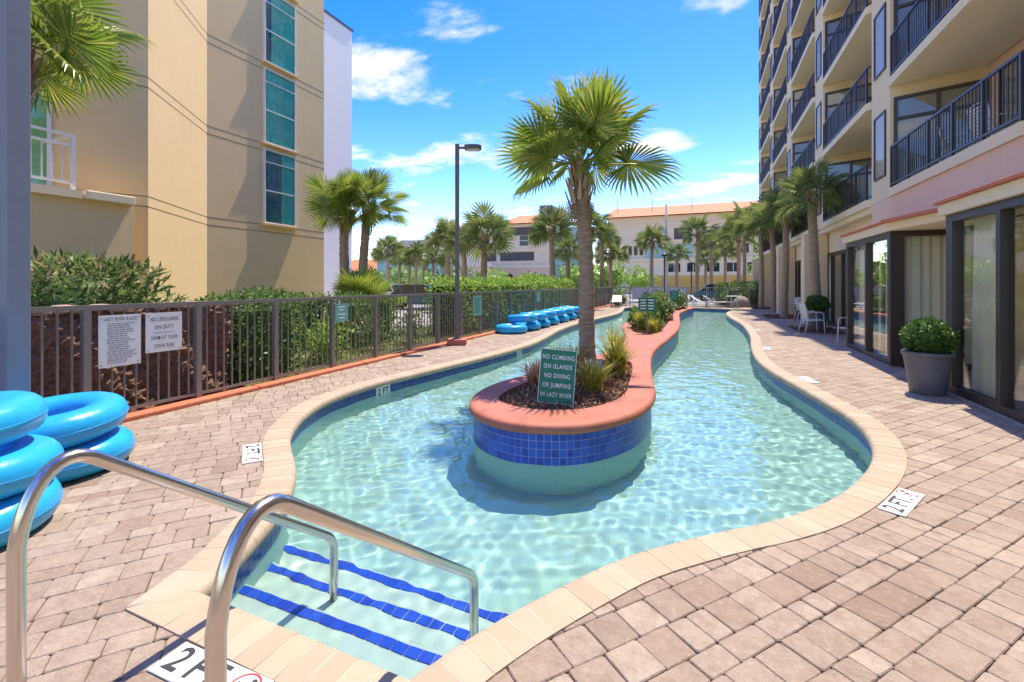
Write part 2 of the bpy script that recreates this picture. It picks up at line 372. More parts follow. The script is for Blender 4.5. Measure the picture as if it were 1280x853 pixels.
# ------------------------------------------------------------------ outlines
def catmull(P, step, closed=False):
    P = [np.array(q, float) for q in P]; n = len(P); out = []
    for i in range(n if closed else n-1):
        p0 = P[i-1] if (i > 0 or closed) else P[0]*2-P[1]; p1 = P[i]; p2 = P[(i+1) % n]
        p3 = P[(i+2) % n] if (i+2 < n or closed) else P[-1]*2-P[-2]
        m = max(2, int(np.linalg.norm(p2-p1)/step)+1)
        # centripetal parametrisation
        t0 = 0; t1 = t0+np.linalg.norm(p1-p0)**.5+1e-6; t2 = t1+np.linalg.norm(p2-p1)**.5+1e-6; t3 = t2+np.linalg.norm(p3-p2)**.5+1e-6
        for k in range(m):
            tt = t1+(t2-t1)*k/m
            A1 = (t1-tt)/(t1-t0)*p0+(tt-t0)/(t1-t0)*p1; A2 = (t2-tt)/(t2-t1)*p1+(tt-t1)/(t2-t1)*p2; A3 = (t3-tt)/(t3-t2)*p2+(tt-t2)/(t3-t2)*p3
            B1 = (t2-tt)/(t2-t0)*A1+(tt-t0)/(t2-t0)*A2; B2 = (t3-tt)/(t3-t1)*A2+(tt-t1)/(t3-t1)*A3
            out.append((t2-tt)/(t2-t1)*B1+(tt-t1)/(t2-t1)*B2)
    if not closed: out.append(P[-1])
    return np.array(out)
def resample(P, step, closed=False):
    Q = np.vstack([P, P[:1]]) if closed else P
    s = np.r_[0, np.cumsum(np.linalg.norm(np.diff(Q, axis=0), axis=1))]; n = max(2, int(round(s[-1]/step)))
    u = np.linspace(0, s[-1], n+1); u = u[:-1] if closed else u
    return np.stack([np.interp(u, s, Q[:, 0]), np.interp(u, s, Q[:, 1])], 1)
def smooth(P, it, closed):
    P = P.copy()
    for _ in range(it):
        if closed: P = .25*np.roll(P, 1, 0)+.5*P+.25*np.roll(P, -1, 0)
        else: P[1:-1] = .25*P[:-2]+.5*P[1:-1]+.25*P[2:]
    return P
def normals(P, closed=True, sign=1):
    if closed: a = P-np.roll(P, 1, 0); b = np.roll(P, -1, 0)-P
    else:
        a = np.vstack([P[1]-P[0], np.diff(P, axis=0)]); b = np.vstack([np.diff(P, axis=0), P[-1]-P[-2]])
    a /= np.linalg.norm(a, axis=1)[:, None]; b /= np.linalg.norm(b, axis=1)[:, None]
    na = np.stack([a[:, 1], -a[:, 0]], 1); nb = np.stack([b[:, 1], -b[:, 0]], 1)
    m = na+nb; ln = np.linalg.norm(m, axis=1)[:, None]; m /= ln
    return sign*m/np.clip((m*na).sum(1), .45, 1)[:, None]
def inside(pts, poly):
    x, y = pts[:, 0], pts[:, 1]; r = np.zeros(len(pts), bool); X, Y = poly[:, 0], poly[:, 1]; X2, Y2 = np.roll(X, -1), np.roll(Y, -1)
    for a, b, c, d in zip(X, Y, X2, Y2):
        if b == d: continue
        k = ((b > y) != (d > y)) & (x < (c-a)*(y-b)/(d-b)+a); r ^= k
    return r
def dist_poly(pts, poly):
    best = np.full(len(pts), 1e9); A = poly; B = np.roll(poly, -1, 0)
    for a, b in zip(A, B):
        d = b-a; L2 = (d*d).sum()
        if L2 < 1e-12: continue
        tt = np.clip(((pts-a)@d)/L2, 0, 1); q = a+tt[:, None]*d
        best = np.minimum(best, ((pts-q)**2).sum(1))
    return np.sqrt(best)
# pool rim traced on the deck plane, from the step corner up the fence side, round the far end and back
LPTS = [(-2.28, 1.53), (-2.33, 1.72), (-2.42, 1.92), (-2.52, 2.12), (-2.63, 2.34), (-2.82, 2.58), (-3.05, 2.82), (-3.34, 3.06), (-3.62, 3.28), (-3.82, 3.47), (-4.0, 3.69), (-4.24, 4.05), (-4.42, 4.43),
        (-4.53, 4.83), (-4.58, 5.35), (-4.56, 5.89), (-4.45, 6.6), (-4.32, 7.5), (-4.16, 8.51), (-4.02, 9.8), (-3.97, 10.9), (-4.08, 12.5), (-4.33, 14.7), (-4.4, 17.7), (-4.2, 20.5), (-4.0, 24.1),
        (-4.2, 27.2), (-4.5, 30.0), (-4.0, 31.5), (-2.5, 31.9), (0, 31.5), (1.45, 30.8), (1.6, 29.4), (1.2, 27.2), (1.1, 25.2), (1.15, 23.0), (1.35, 19.4), (1.28, 15.2), (1.07, 12.4), (1.0, 10.5), (1.08, 9.2),
        (1.28, 8.0), (1.44, 7.0), (1.54, 6.25), (1.52, 5.65), (1.43, 5.15), (1.3, 4.75), (1.1, 4.32), (.88, 3.94), (.67, 3.65), (.49, 3.45), (.29, 3.26), (.12, 3.12), (-.12, 2.9), (-.42, 2.59), (-.63, 2.28), (-.78, 2.04),
        (-.90, 1.82), (-.98, 1.65), (-1.04, 1.5)]
LONG = smooth(resample(catmull(LPTS, .05), .055), 2, False)
NEAR = resample(np.array([LONG[-1], LONG[0]]), .055)
RIM = np.vstack([LONG, NEAR[1:-1]])
area = .5*np.sum(RIM[:, 0]*np.roll(RIM[:, 1], -1)-np.roll(RIM[:, 0], -1)*RIM[:, 1])
NRM = normals(RIM, True, 1 if area > 0 else -1)           # outwards, away from the water
NL = len(LONG)
CH_LONG = (RIM[:NL], NRM[:NL]); CH_NEAR = (np.vstack([RIM[NL-1:], RIM[:1]]), np.vstack([NRM[NL-1:], NRM[:1]]))
IPTS = [(-2.45, 4.7), (-2.53, 4.95), (-2.57, 5.3), (-2.53, 5.75), (-2.42, 6.2), (-2.2, 7.0), (-1.92, 8.1), (-1.7, 9.4), (-1.68, 10.8), (-1.98, 12.9), (-2.32, 14.7), (-2.45, 16.2), (-2.42, 18.5), (-2.3, 21.5), (-1.9, 24.6),
        (-1.25, 27.2), (-.62, 28.5), (-.42, 28.1), (-.68, 25.8), (-.93, 22.5), (-.78, 18.6), (-.64, 14.8), (-.74, 12.1), (-.87, 10.0), (-.86, 8.95), (-.75, 7.7), (-.62, 6.63), (-.52, 5.85), (-.53, 5.35), (-.62, 4.9), (-.77, 4.58),
        (-.96, 4.32), (-1.17, 4.16), (-1.39, 4.08), (-1.66, 4.05), (-1.92, 4.12), (-2.18, 4.29), (-2.34, 4.48)]
ISL = smooth(resample(catmull(IPTS, .05, True), .06, True), 2, True)
ia = .5*np.sum(ISL[:, 0]*np.roll(ISL[:, 1], -1)-np.roll(ISL[:, 0], -1)*ISL[:, 1])
INRM = normals(ISL, True, -1 if ia > 0 else 1)            # into the island
def sweep(P, Nm, prof, closed, flip=False):
    n = len(P); v = []; m = len(prof)
    for d, z in prof:
        q = P+Nm*d; v.append(np.c_[q, np.full(n, z)])
    v = np.stack(v, 1).reshape(-1, 3); f = []
    for i in range(n if closed else n-1):
        j = (i+1) % n
        for k in range(m-1):
            q = (i*m+k, j*m+k, j*m+k+1, i*m+k+1); f.append(q[::-1] if flip else q)
    return v, f
def along(P, Nm):
    s = np.r_[0, np.cumsum(np.linalg.norm(np.diff(P, axis=0), axis=1))]
    def at(u): return np.array([np.interp(u, s, P[:, 0]), np.interp(u, s, P[:, 1])]), np.array([np.interp(u, s, Nm[:, 0]), np.interp(u, s, Nm[:, 1])])
    return s[-1], at
CAMF = np.array([-math.sin(R(22.31)), math.cos(R(22.31))]); CAMR = np.array([CAMF[1], -CAMF[0]])
def shown(x, y, z=0.):           # rough size on the picture: metres to pixels, 0 outside the frame
    d = x*CAMF[0]+y*CAMF[1]
    if d < .4: return 0
    px = 640+580*(x*CAMR[0]+y*CAMR[1])/d; py = 355+580*(1.5-z)/d
    return 0 if (px < -40 or px > 1320 or py > 900) else 580/d
WATER_Z, FLOOR_Z = -.205, -.84
RECEIVERS = []

# ================================================================== SETTING
def sheet(name, outer, holes, z, mat, kind='structure'):
    loops = [[Vector((x, y, 0)) for x, y in outer]]+[[Vector((x, y, 0)) for x, y in h] for h in holes]
    tri = tessellate_polygon(loops); v = [(q.x, q.y, z) for l in loops for q in l]
    f = []
    for a, b, c in tri:
        cr = (v[b][0]-v[a][0])*(v[c][1]-v[a][1])-(v[b][1]-v[a][1])*(v[c][0]-v[a][0])
        if abs(cr) < 1e-9: continue
        f.append((a, b, c) if cr > 0 else (c, b, a))
    o = MB().add(v, f).build(name, mat); o['kind'] = kind; return o
hole = [tuple(q) for q in (RIM+NRM*.05)[::3]]
sheet('ground', [(-400, -60), (400, -60), (400, 900), (-400, 900)], [hole], -.06, 'earth')
deck = sheet('deck', [(-5.98, -3), (7, -3), (7, 33.3), (-5.98, 33.3)], [hole], -.014, 'joint_sand')
sheet('lawn', [(-14, 4.9), (-6.0, 4.9), (-6.0, 33.2), (-14, 33.2)], [], -.02, 'lawn_soil')
sheet('car_park', [(-70, 13.8), (-8.9, 13.8), (-8.9, 31), (6, 36), (30, 36), (30, 72), (-70, 72)], [], -.012, 'asphalt')
# lawn blades by the fence
rng = np.random.default_rng(4); n = 9000
P = np.c_[rng.uniform(-9.0, -6.05, n), rng.uniform(5.0, 22, n), np.full(n, -.02)]
v, f = leaves(P, .11, rng, .14, 2.2); tag(link('grass', np_mesh('grass', v, f, 'lawn_blade')), 'short yellow green grass between the fence and the hedges', 'grass', kind='stuff')

# ---- pavers: rough courses laid diagonally across the deck
ang = R(40); U = np.array([math.sin(ang), math.cos(ang)]); V = np.array([U[1], -U[0]])
rp = random.Random(3); pav = []
vv = -9.5; ci = 0
while vv < 12.0*1.0+6:
    h = (.174, .116, .174, .174, .116)[ci % 5]; ci += 1; uu = -8+rp.random()*.2
    while uu < 32:
        l = rp.choice((.116, .174, .174, .232)); pav.append((uu+l/2, vv+h/2, l, h)); uu += l
    vv += h
for vx0 in (-34,):
    vv = -9.5
    while vv > -34:
        h = (.116, .174, .174, .116, .174)[ci % 5]; ci += 1; uu = -8+rp.random()*.2
        while uu < 32:
            l = rp.choice((.116, .174, .174, .232)); pav.append((uu+l/2, vv-h/2, l, h)); uu += l
        vv -= h
pav = np.array(pav); C2 = pav[:, :1]*U+pav[:, 1:2]*V
k = (C2[:, 0] > -5.86) & (C2[:, 0] < 4.75) & (C2[:, 1] > -2.2) & (C2[:, 1] < 33.1); pav = pav[k]; C2 = C2[k]
ins = inside(C2, RIM); dd = dist_poly(C2, RIM); k = (~ins) & (dd > .075); pav = pav[k]; C2 = C2[k]
def paver_shape(l, h, r, g=.0014, ch=.004):
    x, y = l/2-g, h/2-g; j = lambda: r.uniform(-.003, .003)
    o = [(-x+j(), -y+j()), (x+j(), -y+j()), (x+j(), y+j()), (-x+j(), y+j())]; c = .010
    ring = []
    for (a, b), (sa, sb) in zip(o, ((-1, -1), (1, -1), (1, 1), (-1, 1))):
        p1 = (a-sa*c, b); p2 = (a, b-sb*c); ring += [p1, p2] if sa*sb < 0 else [p2, p1]
    n = 8; v = [(a, b, -.014) for a, b in ring]+[(a, b, -.005) for a, b in ring]+[(a-math.copysign(ch, a), b-math.copysign(ch, b), 0) for a, b in ring]
    f = [(i, (i+1) % n, n+(i+1) % n, n+i) for i in range(n)]+[(n+i, n+(i+1) % n, 2*n+(i+1) % n, 2*n+i) for i in range(n)]+[tuple(range(2*n, 3*n))]
    return v, f
rot = math.atan2(U[1], U[0])
dedge = dist_poly(C2, RIM)
def clear_rim(pts):                # tuck the cut edge of a border paver under the coping
    P2 = np.array(pts)[:, :2]; ins_ = inside(P2, RIM); out = []
    for (x, y, z), q, k in zip(pts, P2, ins_):
        d2 = ((RIM-q)**2).sum(1); i = int(np.argmin(d2)); nn = NRM[i]/np.linalg.norm(NRM[i]); sd = float((q-RIM[i])@nn)
        if k or sd < .07: q = q+nn*(.07-sd)
        out.append((q[0], q[1], z))
    return out
size = np.array([shown(*c)**2 for c in C2])
order = np.argsort(-size); big = set(order[:300].tolist()); cache = {}
rest = MB(); M2 = Matrix.Rotation(rot, 3, 'Z')
for i, (c, (uu, vv, l, h)) in enumerate(zip(C2, pav)):
    tilt = (rp.gauss(0, .0035), rp.gauss(0, .0035)); zz = rp.gauss(-.001, .0012)
    if dedge[i] < .27:
        a, b = paver_shape(l, h, rp); cs, sn = math.cos(rot), math.sin(rot)
        a = clear_rim([(c[0]+x*cs-y*sn, c[1]+x*sn+y*cs, z+zz) for x, y, z in a])
        if i in big: MB().add([(x-c[0], y-c[1], z) for x, y, z in a], b).build('paver', 'paver', deck, loc=(c[0], c[1], 0))
        else: rest.add(a, b)
    elif i in big:
        key = (round(l, 3), round(h, 3), rp.randrange(4))
        if key not in cache:
            a, b = paver_shape(l, h, rp); cache[key] = MB().add(a, b).mesh('paver', 'paver')
        link('paver', cache[key], deck, (c[0], c[1], zz), (tilt[0], tilt[1], rot+(math.pi if rp.random() < .5 else 0)))
    else:
        a, b = paver_shape(l, h, rp)
        if size[i] < 2500: a = a[8:]; b = [tuple(q-8 for q in k) for k in b[8:]]
        cs, sn = math.cos(rot), math.sin(rot)
        rest.add([(c[0]+x*cs-y*sn, c[1]+x*sn+y*cs, z+zz+x*tilt[0]+y*tilt[1]) for x, y, z in a], b)
rest.build('paver_field', 'paver', deck)['kind'] = 'stuff'

# ---- pool shell, coping, tile band
pool = empty('pool_shell', (0, 0, 0)); pool['kind'] = 'structure'
mb = MB()
for ch in (CH_LONG, CH_NEAR):
    v, f = sweep(ch[0], ch[1], [(.05, -.06), (.05, FLOOR_Z-.02)], False); mb.add(v, f)
RECEIVERS.append(mb.build('wall', 'plaster', pool, True))
mb = MB()
for ch in (CH_LONG, CH_NEAR):
    v, f = sweep(ch[0], ch[1], [(.046, -.07), (.046, -.246)], False); mb.add(v, f)
RECEIVERS.append(mb.build('grout', 'grout', pool, True))
x0, x1 = RIM[:, 0].min()-.4, RIM[:, 0].max()+.4
RECEIVERS.append(MB().add([(x0, 1.2, FLOOR_Z), (x1, 1.2, FLOOR_Z), (x1, 32.4, FLOOR_Z), (x0, 32.4, FLOOR_Z)], [(0, 1, 2, 3)]).build('floor', 'plaster', pool))
cop = empty('pool_coping', (0, 0, 0)); cop['kind'] = 'structure'
PROF = [(.06, -.085), (.012, -.085), (.0, -.072), (-.002, -.045), (.004, -.02), (.018, -.003), (.045, .006), (.235, .006), (.235, -.04)]
mb = MB()
for ch in (CH_LONG, CH_NEAR):
    v, f = sweep(ch[0], ch[1], [(d+.0015 if d < .1 else d-.001, z-.0012) for d, z in PROF], False); mb.add(v, f)
RECEIVERS.append(mb.build('mortar_bed', 'mortar', cop, True))
stones = []
for ch in (CH_LONG, CH_NEAR):
    Ls, at = along(*ch); n = int(round(Ls/.118)); st = Ls/n
    for i in range(n):
        a, na = at(i*st+.0028); b, nb = at((i+1)*st-.0028); stones.append((a, na, b, nb))
stones.sort(key=lambda s: -shown(*((s[0]+s[2])/2)))
mb = MB(); rs = random.Random(5)
for i, (a, na, b, nb) in enumerate(stones):
    dz = max(-.0006, min(.0012, rs.gauss(.0002, .0006))); v = []
    for (q, nn) in ((a, na), (b, nb)):
        for d, z in PROF: w2 = q+nn*d; v.append((w2[0], w2[1], z+dz))
    m = len(PROF); f = [(k, m+k, m+k+1, k+1) for k in range(m-1)]+[tuple(range(m)), tuple(range(2*m-1, m-1, -1))]
    if i < 300: o = MB().add(v, f).build('coping_stone', 'coping', cop); autosmooth(o, 50)
    else: mb.add(v, f)
o = mb.build('coping_course', 'coping', cop); autosmooth(o, 50); o['kind'] = 'stuff'
def tile_rows(ch, z_top, rows, d, size=.0765, gap=.0042, closed=False):
    P, Nm = ch
    if closed: P = np.vstack([P, P[:1]]); Nm = np.vstack([Nm, Nm[:1]])
    Ls, at = along(P, Nm); n = int(round(Ls/size)); st = Ls/n; out = []
    for i in range(n):
        a, na = at(i*st+gap/2); b, nb = at((i+1)*st-gap/2)
        for r in range(rows):
            zt = z_top-r*size-gap/2; zb = z_top-(r+1)*size+gap/2
            f0 = [a+na*d, b+nb*d]; k0 = [a+na*(d+.012), b+nb*(d+.012)]
            v = [(*f0[0], zb), (*f0[1], zb), (*f0[1], zt), (*f0[0], zt), (*k0[0], zb), (*k0[1], zb), (*k0[1], zt), (*k0[0], zt)]
            out.append((shown(*((a+b)/2), z=zt), v))
    return out
TF = [(0, 1, 2, 3), (0, 4, 5, 1), (1, 5, 6, 2), (2, 6, 7, 3), (3, 7, 4, 0)]
def put_tiles(tl, parent, mat, nmax=300, zmin=None):
    tl.sort(key=lambda q: -q[0]); mb = MB()
    for i, (s, v) in enumerate(tl):
        if i < nmax: RECEIVERS.append(MB().add(v, TF).build('tile', mat, parent))
        else: mb.add(v, TF)
    if mb.n: o = mb.build('tile_band', mat, parent); o['kind'] = 'stuff'; RECEIVERS.append(o)
put_tiles(tile_rows(CH_LONG, -.092, 2, .043)+tile_rows(CH_NEAR, -.092, 2, .043), pool, 'dark_tile', 300)
# depth marker tiles set into the tile band on the fence side
for (qx, qy) in ((-4.52, 5.9), (-4.0, 10.3)):
    i = int(np.argmin(((CH_LONG[0]-np.array([qx, qy]))**2).sum(1))); q = CH_LONG[0][i]; nn = CH_LONG[1][i]; tg = np.array([-nn[1], nn[0]])
    a0 = math.atan2(-nn[1], -nn[0])
    mk = empty('depth_marker', (q[0]+nn[0]*.036, q[1]+nn[1]*.036, -.168), a0+math.pi/2)
    MB().box((0, 0, 0), (.30, .01, .15)).build('plate', 'sign_white', mk)
    link('lettering', text_mesh('lettering', '2 FT', .13, 'ink', bold=.002), mk, (0, -.0065, 0), (math.pi/2, 0, 0))
    tag(mk, 'white 2 FT tile in the blue band below the fence-side rim, '+('nearest the steps' if qy < 7 else 'near the lamp post'), 'depth marker')
# steps with blue nosing tiles
steps = empty('pool_steps', (-1.7, 1.6, FLOOR_Z)); steps['kind'] = 'structure'
for k, (y1, z1) in enumerate(((1.93, -.325), (2.235, -.495), (2.54, -.665))):
    o = MB().bx(-1.2, 1.2, -.15, y1-1.6, 0-.02, z1-FLOOR_Z).build('step', 'step_plaster', steps); RECEIVERS.append(o)
    xa = np.interp(y1, [1.5, 1.9, 2.12, 2.34, 2.58], [-2.28, -2.40, -2.52, -2.63, -2.82])-.05; xb = np.interp(y1, [1.5, 1.65, 1.82, 2.04, 2.28, 2.6], [-1.04, -.98, -.90, -.78, -.63, -.42])+.05
    n = int(round((xb-xa)/.0765)); st = (xb-xa)/n
    me = MB().box((0, 0, 0), (.0715, .06, .012)).mesh('nosing_tile', 'nosing_tile')
    for i in range(n):
        RECEIVERS.append(link('nosing_tile', me, o, (xa+(i+.5)*st+1.7, y1-.045-1.6, z1-FLOOR_Z+.003)))
# water with real ripples
xs = np.arange(x0+.25, x1-.25, .028); ys = [1.42]
while ys[-1] < 32.1: ys.append(ys[-1]+.026*max(1, ys[-1]/6.5))
ys = np.array(ys); X, Y = np.meshgrid(xs, ys); Z = np.full_like(X, WATER_Z); rng = np.random.default_rng(11)
for i in range(46):
    lam = .09*(8.0**rng.uniform()); a = rng.uniform(0, 2*math.pi); kk = 2*math.pi/lam
    amp = .00078*(lam/.3)**.95
    env = .65+.35*np.sin(X*rng.uniform(.3, 1.1)+Y*rng.uniform(.2, .9)+rng.uniform(0, 6.28))
    cut = np.clip(1.4-.05*np.maximum(1, Y/6.5)*2/lam*.5, 0, 1)
    Z += amp*env*cut*np.sin(kk*(X*math.cos(a)+Y*math.sin(a))+rng.uniform(0, 6.28)+.6*np.sin(X*2.1+Y*1.3+i))
nx, ny = len(xs), len(ys); idx = np.arange(nx*ny).reshape(ny, nx)
F = np.stack([idx[:-1, :-1], idx[:-1, 1:], idx[1:, 1:], idx[1:, :-1]], -1).reshape(-1, 4)
cen = np.stack([X, Y], -1).reshape(-1, 2)[F].mean(1)
keep = inside(cen, RIM+NRM*.08) & ~inside(cen, ISL+INRM*.15)
F = F[keep]; used = np.unique(F); mp_ = np.full(nx*ny, -1); mp_[used] = np.arange(len(used))
wo = link('water', np_mesh('water', np.stack([X, Y, Z], -1).reshape(-1, 3)[used], mp_[F], 'water', True)); wo['kind'] = 'structure'
wo.cycles.is_caustics_caster = True

# ---- planter island
isl = empty('planter_island', (-1.5, 4.5, FLOOR_Z)); tag(isl, 'long raised planter island of red concrete and blue tile in the river', 'planter')
ioff = Vector((-1.5, 4.5, FLOOR_Z))
def on_island(o): o.location = -ioff; o.parent = isl; return o
TOP = .19
ni = len(ISL); nseg = 44; IPROF = [(.09, .098), (.02, .098), (.006, .108), (.0, .128), (.002, .152), (.012, .172), (.032, TOP-.004), (.07, TOP)]
for k in range(nseg):
    i0, i1 = ni*k//nseg, ni*(k+1)//nseg; ii = [q % ni for q in range(i0, i1+1)]; Pq = ISL[ii].copy(); Nq = INRM[ii]
    Pq[0] += (Pq[1]-Pq[0])*.045; Pq[-1] += (Pq[-2]-Pq[-1])*.045
    v, f = sweep(Pq, Nq, IPROF, False); m = len(IPROF); f += [tuple(range(m)), tuple(range(len(v)-1, len(v)-m-1, -1))]
    o = on_island(MB().add(v, f).build('coping_segment', 'red_concrete', None)); autosmooth(o, 55)
v, f = sweep(ISL, INRM, [(d+.004, z-.003) for d, z in IPROF], True); on_island(MB().add(v, f).build('joint_filler', 'red_trim', None, True))
v, f = sweep(ISL, INRM, [(.0555, .1), (.0555, -.214)], True)
o = on_island(MB().add(v, f).build('grout', 'grout', None, True)); RECEIVERS.append(o)
v, f = sweep(ISL, INRM, [(.053, -.212), (.053, FLOOR_Z-.01)], True)
o = on_island(MB().add(v, f).build('wall', 'plaster', None, True)); RECEIVERS.append(o)
BED1 = [(-2.16, 4.85), (-2.22, 5.2), (-2.17, 5.7), (-1.98, 6.8), (-1.72, 7.75), (-1.45, 8.05), (-1.15, 7.98), (-1.04, 7.6), (-.9, 6.3), (-.86, 5.6), (-.95, 5.15), (-1.15, 4.8), (-1.4, 4.64), (-1.65, 4.58), (-1.9, 4.63), (-2.06, 4.72)]
BED2 = [(-1.88, 13.6), (-1.62, 12.75), (-1.3, 12.5), (-1.12, 12.9), (-1.06, 14.2), (-1.08, 17), (-1.15, 19.2), (-1.5, 22.0), (-1.8, 22.0), (-2.08, 19), (-2.12, 16.2)]
BED3 = [(-1.55, 24.4), (-1.15, 24.0), (-.98, 25.2), (-.78, 27.2), (-.95, 27.3), (-1.3, 26.0)]
BEDS = [resample(catmull(b, .1, True), .12, True) for b in (BED1, BED2, BED3)]
o = sheet('top_slab', [tuple(q) for q in (ISL+INRM*.069)], [[tuple(q) for q in b] for b in BEDS], TOP, 'red_concrete'); on_island(o); del o['kind']
tl = tile_rows((ISL, INRM), .098, 4, .053, closed=True)
n0 = len(RECEIVERS); put_tiles(tl, None, 'blue_tile', 300)
for o in RECEIVERS[n0:]: on_island(o)
rc = np.random.default_rng(8)
for bi, b in enumerate(BEDS):
    mb = MB(); n = len(b)
    mb.add([(x, y, TOP) for x, y in b]+[(x, y, TOP-.09) for x, y in b], [(i, n+i, n+(i+1) % n, (i+1) % n) for i in range(n)])
    on_island(mb.build('bed_edge', 'red_concrete', None))
    o = sheet('bed_soil', [tuple(q) for q in b], [], TOP-.045, 'mulch_soil'); del o['kind']; on_island(o)
    lo, hi = b.min(0), b.max(0); m = (9000, 5000, 1500)[bi]; P = rc.uniform(lo, hi, (m, 2)); P = P[inside(P, b)]; dd = dist_poly(P, b)
    zz = TOP-.045+np.minimum(dd, .35)*.16+rc.uniform(0, .022, len(P)); P3 = np.c_[P, zz]
    v, f = leaves(P3, .055 if bi == 0 else .07, rc, .33, -.15); o = link('mulch', np_mesh('mulch', v, f, 'mulch' if bi == 0 else 'red_mulch')); o['kind'] = 'stuff'; on_island(o)

# ---- kerb along the fence
kb = empty('kerb', (-5.88, 14, 0)); kb['kind'] = 'structure'
for i in range(15):
    y0 = .3+i*2.2; o = MB().bx(-.105, .105, y0-14+.004, y0+2.196-14, -.05, .055).build('kerb_block', 'red_trim', kb); bevel(o, .02)

# ================================================================== THINGS BY THE POOL
def handrail(x, label):
    o = empty('pool_handrail', (x, .76, 0)); pts = [(0, 0, -.02), (0, 0, .3), (0, 0, .66)]
    # bend over the top, then straight down to the water and a tight elbow
    c0 = Vector((0, 0, .66)); slope = Vector((0, 1.16, -.83)).normalized()
    apex = Vector((0, .20, .885))
    for k in range(1, 12):
        u = k/11; a = c0; b = Vector((0, .02, .85)); c = Vector((0, .10, .955)); d = apex
        pts.append(tuple(a*(1-u)**3+b*3*u*(1-u)**2+c*3*u*u*(1-u)+d*u**3))
    end = Vector((0, 1.30, .055))
    for k in range(1, 7): pts.append(tuple(apex.lerp(end, k/6)))
    for k in range(1, 7):
        u = k/6; e = Vector((0, 1.362, -.045)); q = Vector((0, 1.357, .012)); pts.append(tuple(end*(1-u)**2+q*2*u*(1-u)+e*u*u))
    pts += [(0, 1.362, -.2), (0, 1.362, -.62)]
    RECEIVERS.append(MB().tube(pts, .0232, 20).build('tube', 'steel', o, True))
    MB().lathe([(.055, .0), (.055, .008), (.045, .02), (.03, .024)], (0, 0, .002), 24).build('flange', 'steel', o, True)
    return tag(o, label, 'handrail', 'handrails at the pool steps')
handrail(-1.08, 'stainless steel handrail at the pool steps with the 2 FT plaque at its foot')
handrail(-2.0, 'stainless steel handrail at the pool steps, on the side of the inner tube stacks')

# inner tubes
def tube_mesh(seed, Rm=.355, r=.145):
    rg = random.Random(seed); mb = MB(); n, m = 56, 22; v = []; ph = rg.uniform(0, 6.28)
    for i in range(n):
        a = 2*math.pi*i/n
        for j in range(m):
            b = 2*math.pi*j/m; rr = r*(1+.018*math.sin(3*a+ph)); k = 1-.10*max(0, abs(math.sin(b)))**3
            pin = 1-.012*(1 if j in (0,) else 0)
            wr = .0022*math.sin(26*a+ph)*max(0, -math.cos(b))
            v.append(((Rm+rr*math.cos(b)*pin+wr)*math.cos(a), (Rm+rr*math.cos(b)*pin+wr)*math.sin(a), rr*math.sin(b)*k*.97))
    f = [(i*m+j, ((i+1) % n)*m+j, ((i+1) % n)*m+(j+1) % m, i*m+(j+1) % m) for i in range(n) for j in range(m)]
    return mb.add(v, f).mesh('ring', 'vinyl', True)
RINGS = [tube_mesh(k) for k in range(4)]
SEAM = MB().tube([(.501*math.cos(2*math.pi*i/56), .501*math.sin(2*math.pi*i/56), 0) for i in range(56)], .0022, 6, closed=True).mesh('seam', 'vinyl', True)
VALVE = MB().lathe([(.02, 0), (.02, .008), (.012, .01), (.012, .022)], n=12).mesh('valve', 'vinyl', True)
def inner_tube(x, y, z, label, group, rx=0, ry=0, rz=None):
    o = empty('inner_tube', (x, y, z-.126), rz if rz is not None else rnd.uniform(0, 6.28)); o.rotation_euler = (rx, ry, o.rotation_euler[2])
    link('ring', rnd.choice(RINGS), o, (0, 0, .126)); link('seam', SEAM, o, (0, 0, .126)); link('valve', VALVE, o, (.33, 0, .126+.118))
    return tag(o, label, 'inner tube', group)
g1, g2 = 'inner tubes stacked by the grey post', 'inner tubes lined up along the fence'
inner_tube(-4.10, 1.25, .128, 'blue inner tube at the bottom of the three-high stack by the grey post', g1, R(1), R(-1))
inner_tube(-4.13, 1.26, .385, 'middle blue inner tube of the three-high stack by the grey post', g1, R(3), R(2))
inner_tube(-4.19, 1.22, .645, 'top blue inner tube of the three-high stack by the grey post', g1, R(2), R(-3))
inner_tube(-4.82, 2.06, .128, 'lower blue inner tube of the two-high stack below the white fence signs', g1)
inner_tube(-4.85, 2.04, .39, 'upper blue inner tube with a scuffed print, on the two-high stack below the fence signs', g1, R(4), R(3))
inner_tube(-5.42, 13.15, .128, 'single blue inner tube at the lamp post end of the row along the fence', g2)
for y in (14.25, 15.3, 16.4, 17.75, 18.95, 20.1): inner_tube(-5.36, y, .128, 'blue inner tube in the bottom layer of the row along the fence', g2)
for y in (13.98, 15.0, 16.1, 17.35, 18.6, 19.7): inner_tube(-5.38, y, .39, 'blue inner tube in the top layer of the row along the fence', g2, R(rnd.uniform(-4, 4)), R(rnd.uniform(-4, 4)))
# ---- fence along the deck
fen = empty('metal_fence', (-5.95, 0, 0)); tag(fen, 'long dark metal picket fence beside the paver deck and inner tubes', 'fence')
FY0, FY1 = .45, 33.0
MB().bx(-.03, .03, FY0, FY1, 1.225, 1.275).build('top_rail', 'fence_metal', fen); MB().bx(-.018, .018, FY0, FY1, .085, .12).build('bottom_rail', 'fence_metal', fen)
pm = MB().bx(-.0085, .0085, -.0085, .0085, .12, 1.225).mesh('picket', 'fence_metal'); po = MB().bx(-.034, .034, -.034, .034, 0, 1.224).mesh('post', 'fence_metal')
py = [2.79+1.16*k for k in range(-2, 27)]; py = [q for q in py if q < FY1+.1]
for y in py: link('post', po, fen, (0, y, 0))
npk = 0
for a in py:
    for k in range(1, 10):
        y = a+1.16*k/10
        if FY0 < y < FY1-.02 and npk < 290: link('picket', pm, fen, (0, y, 0)); npk += 1
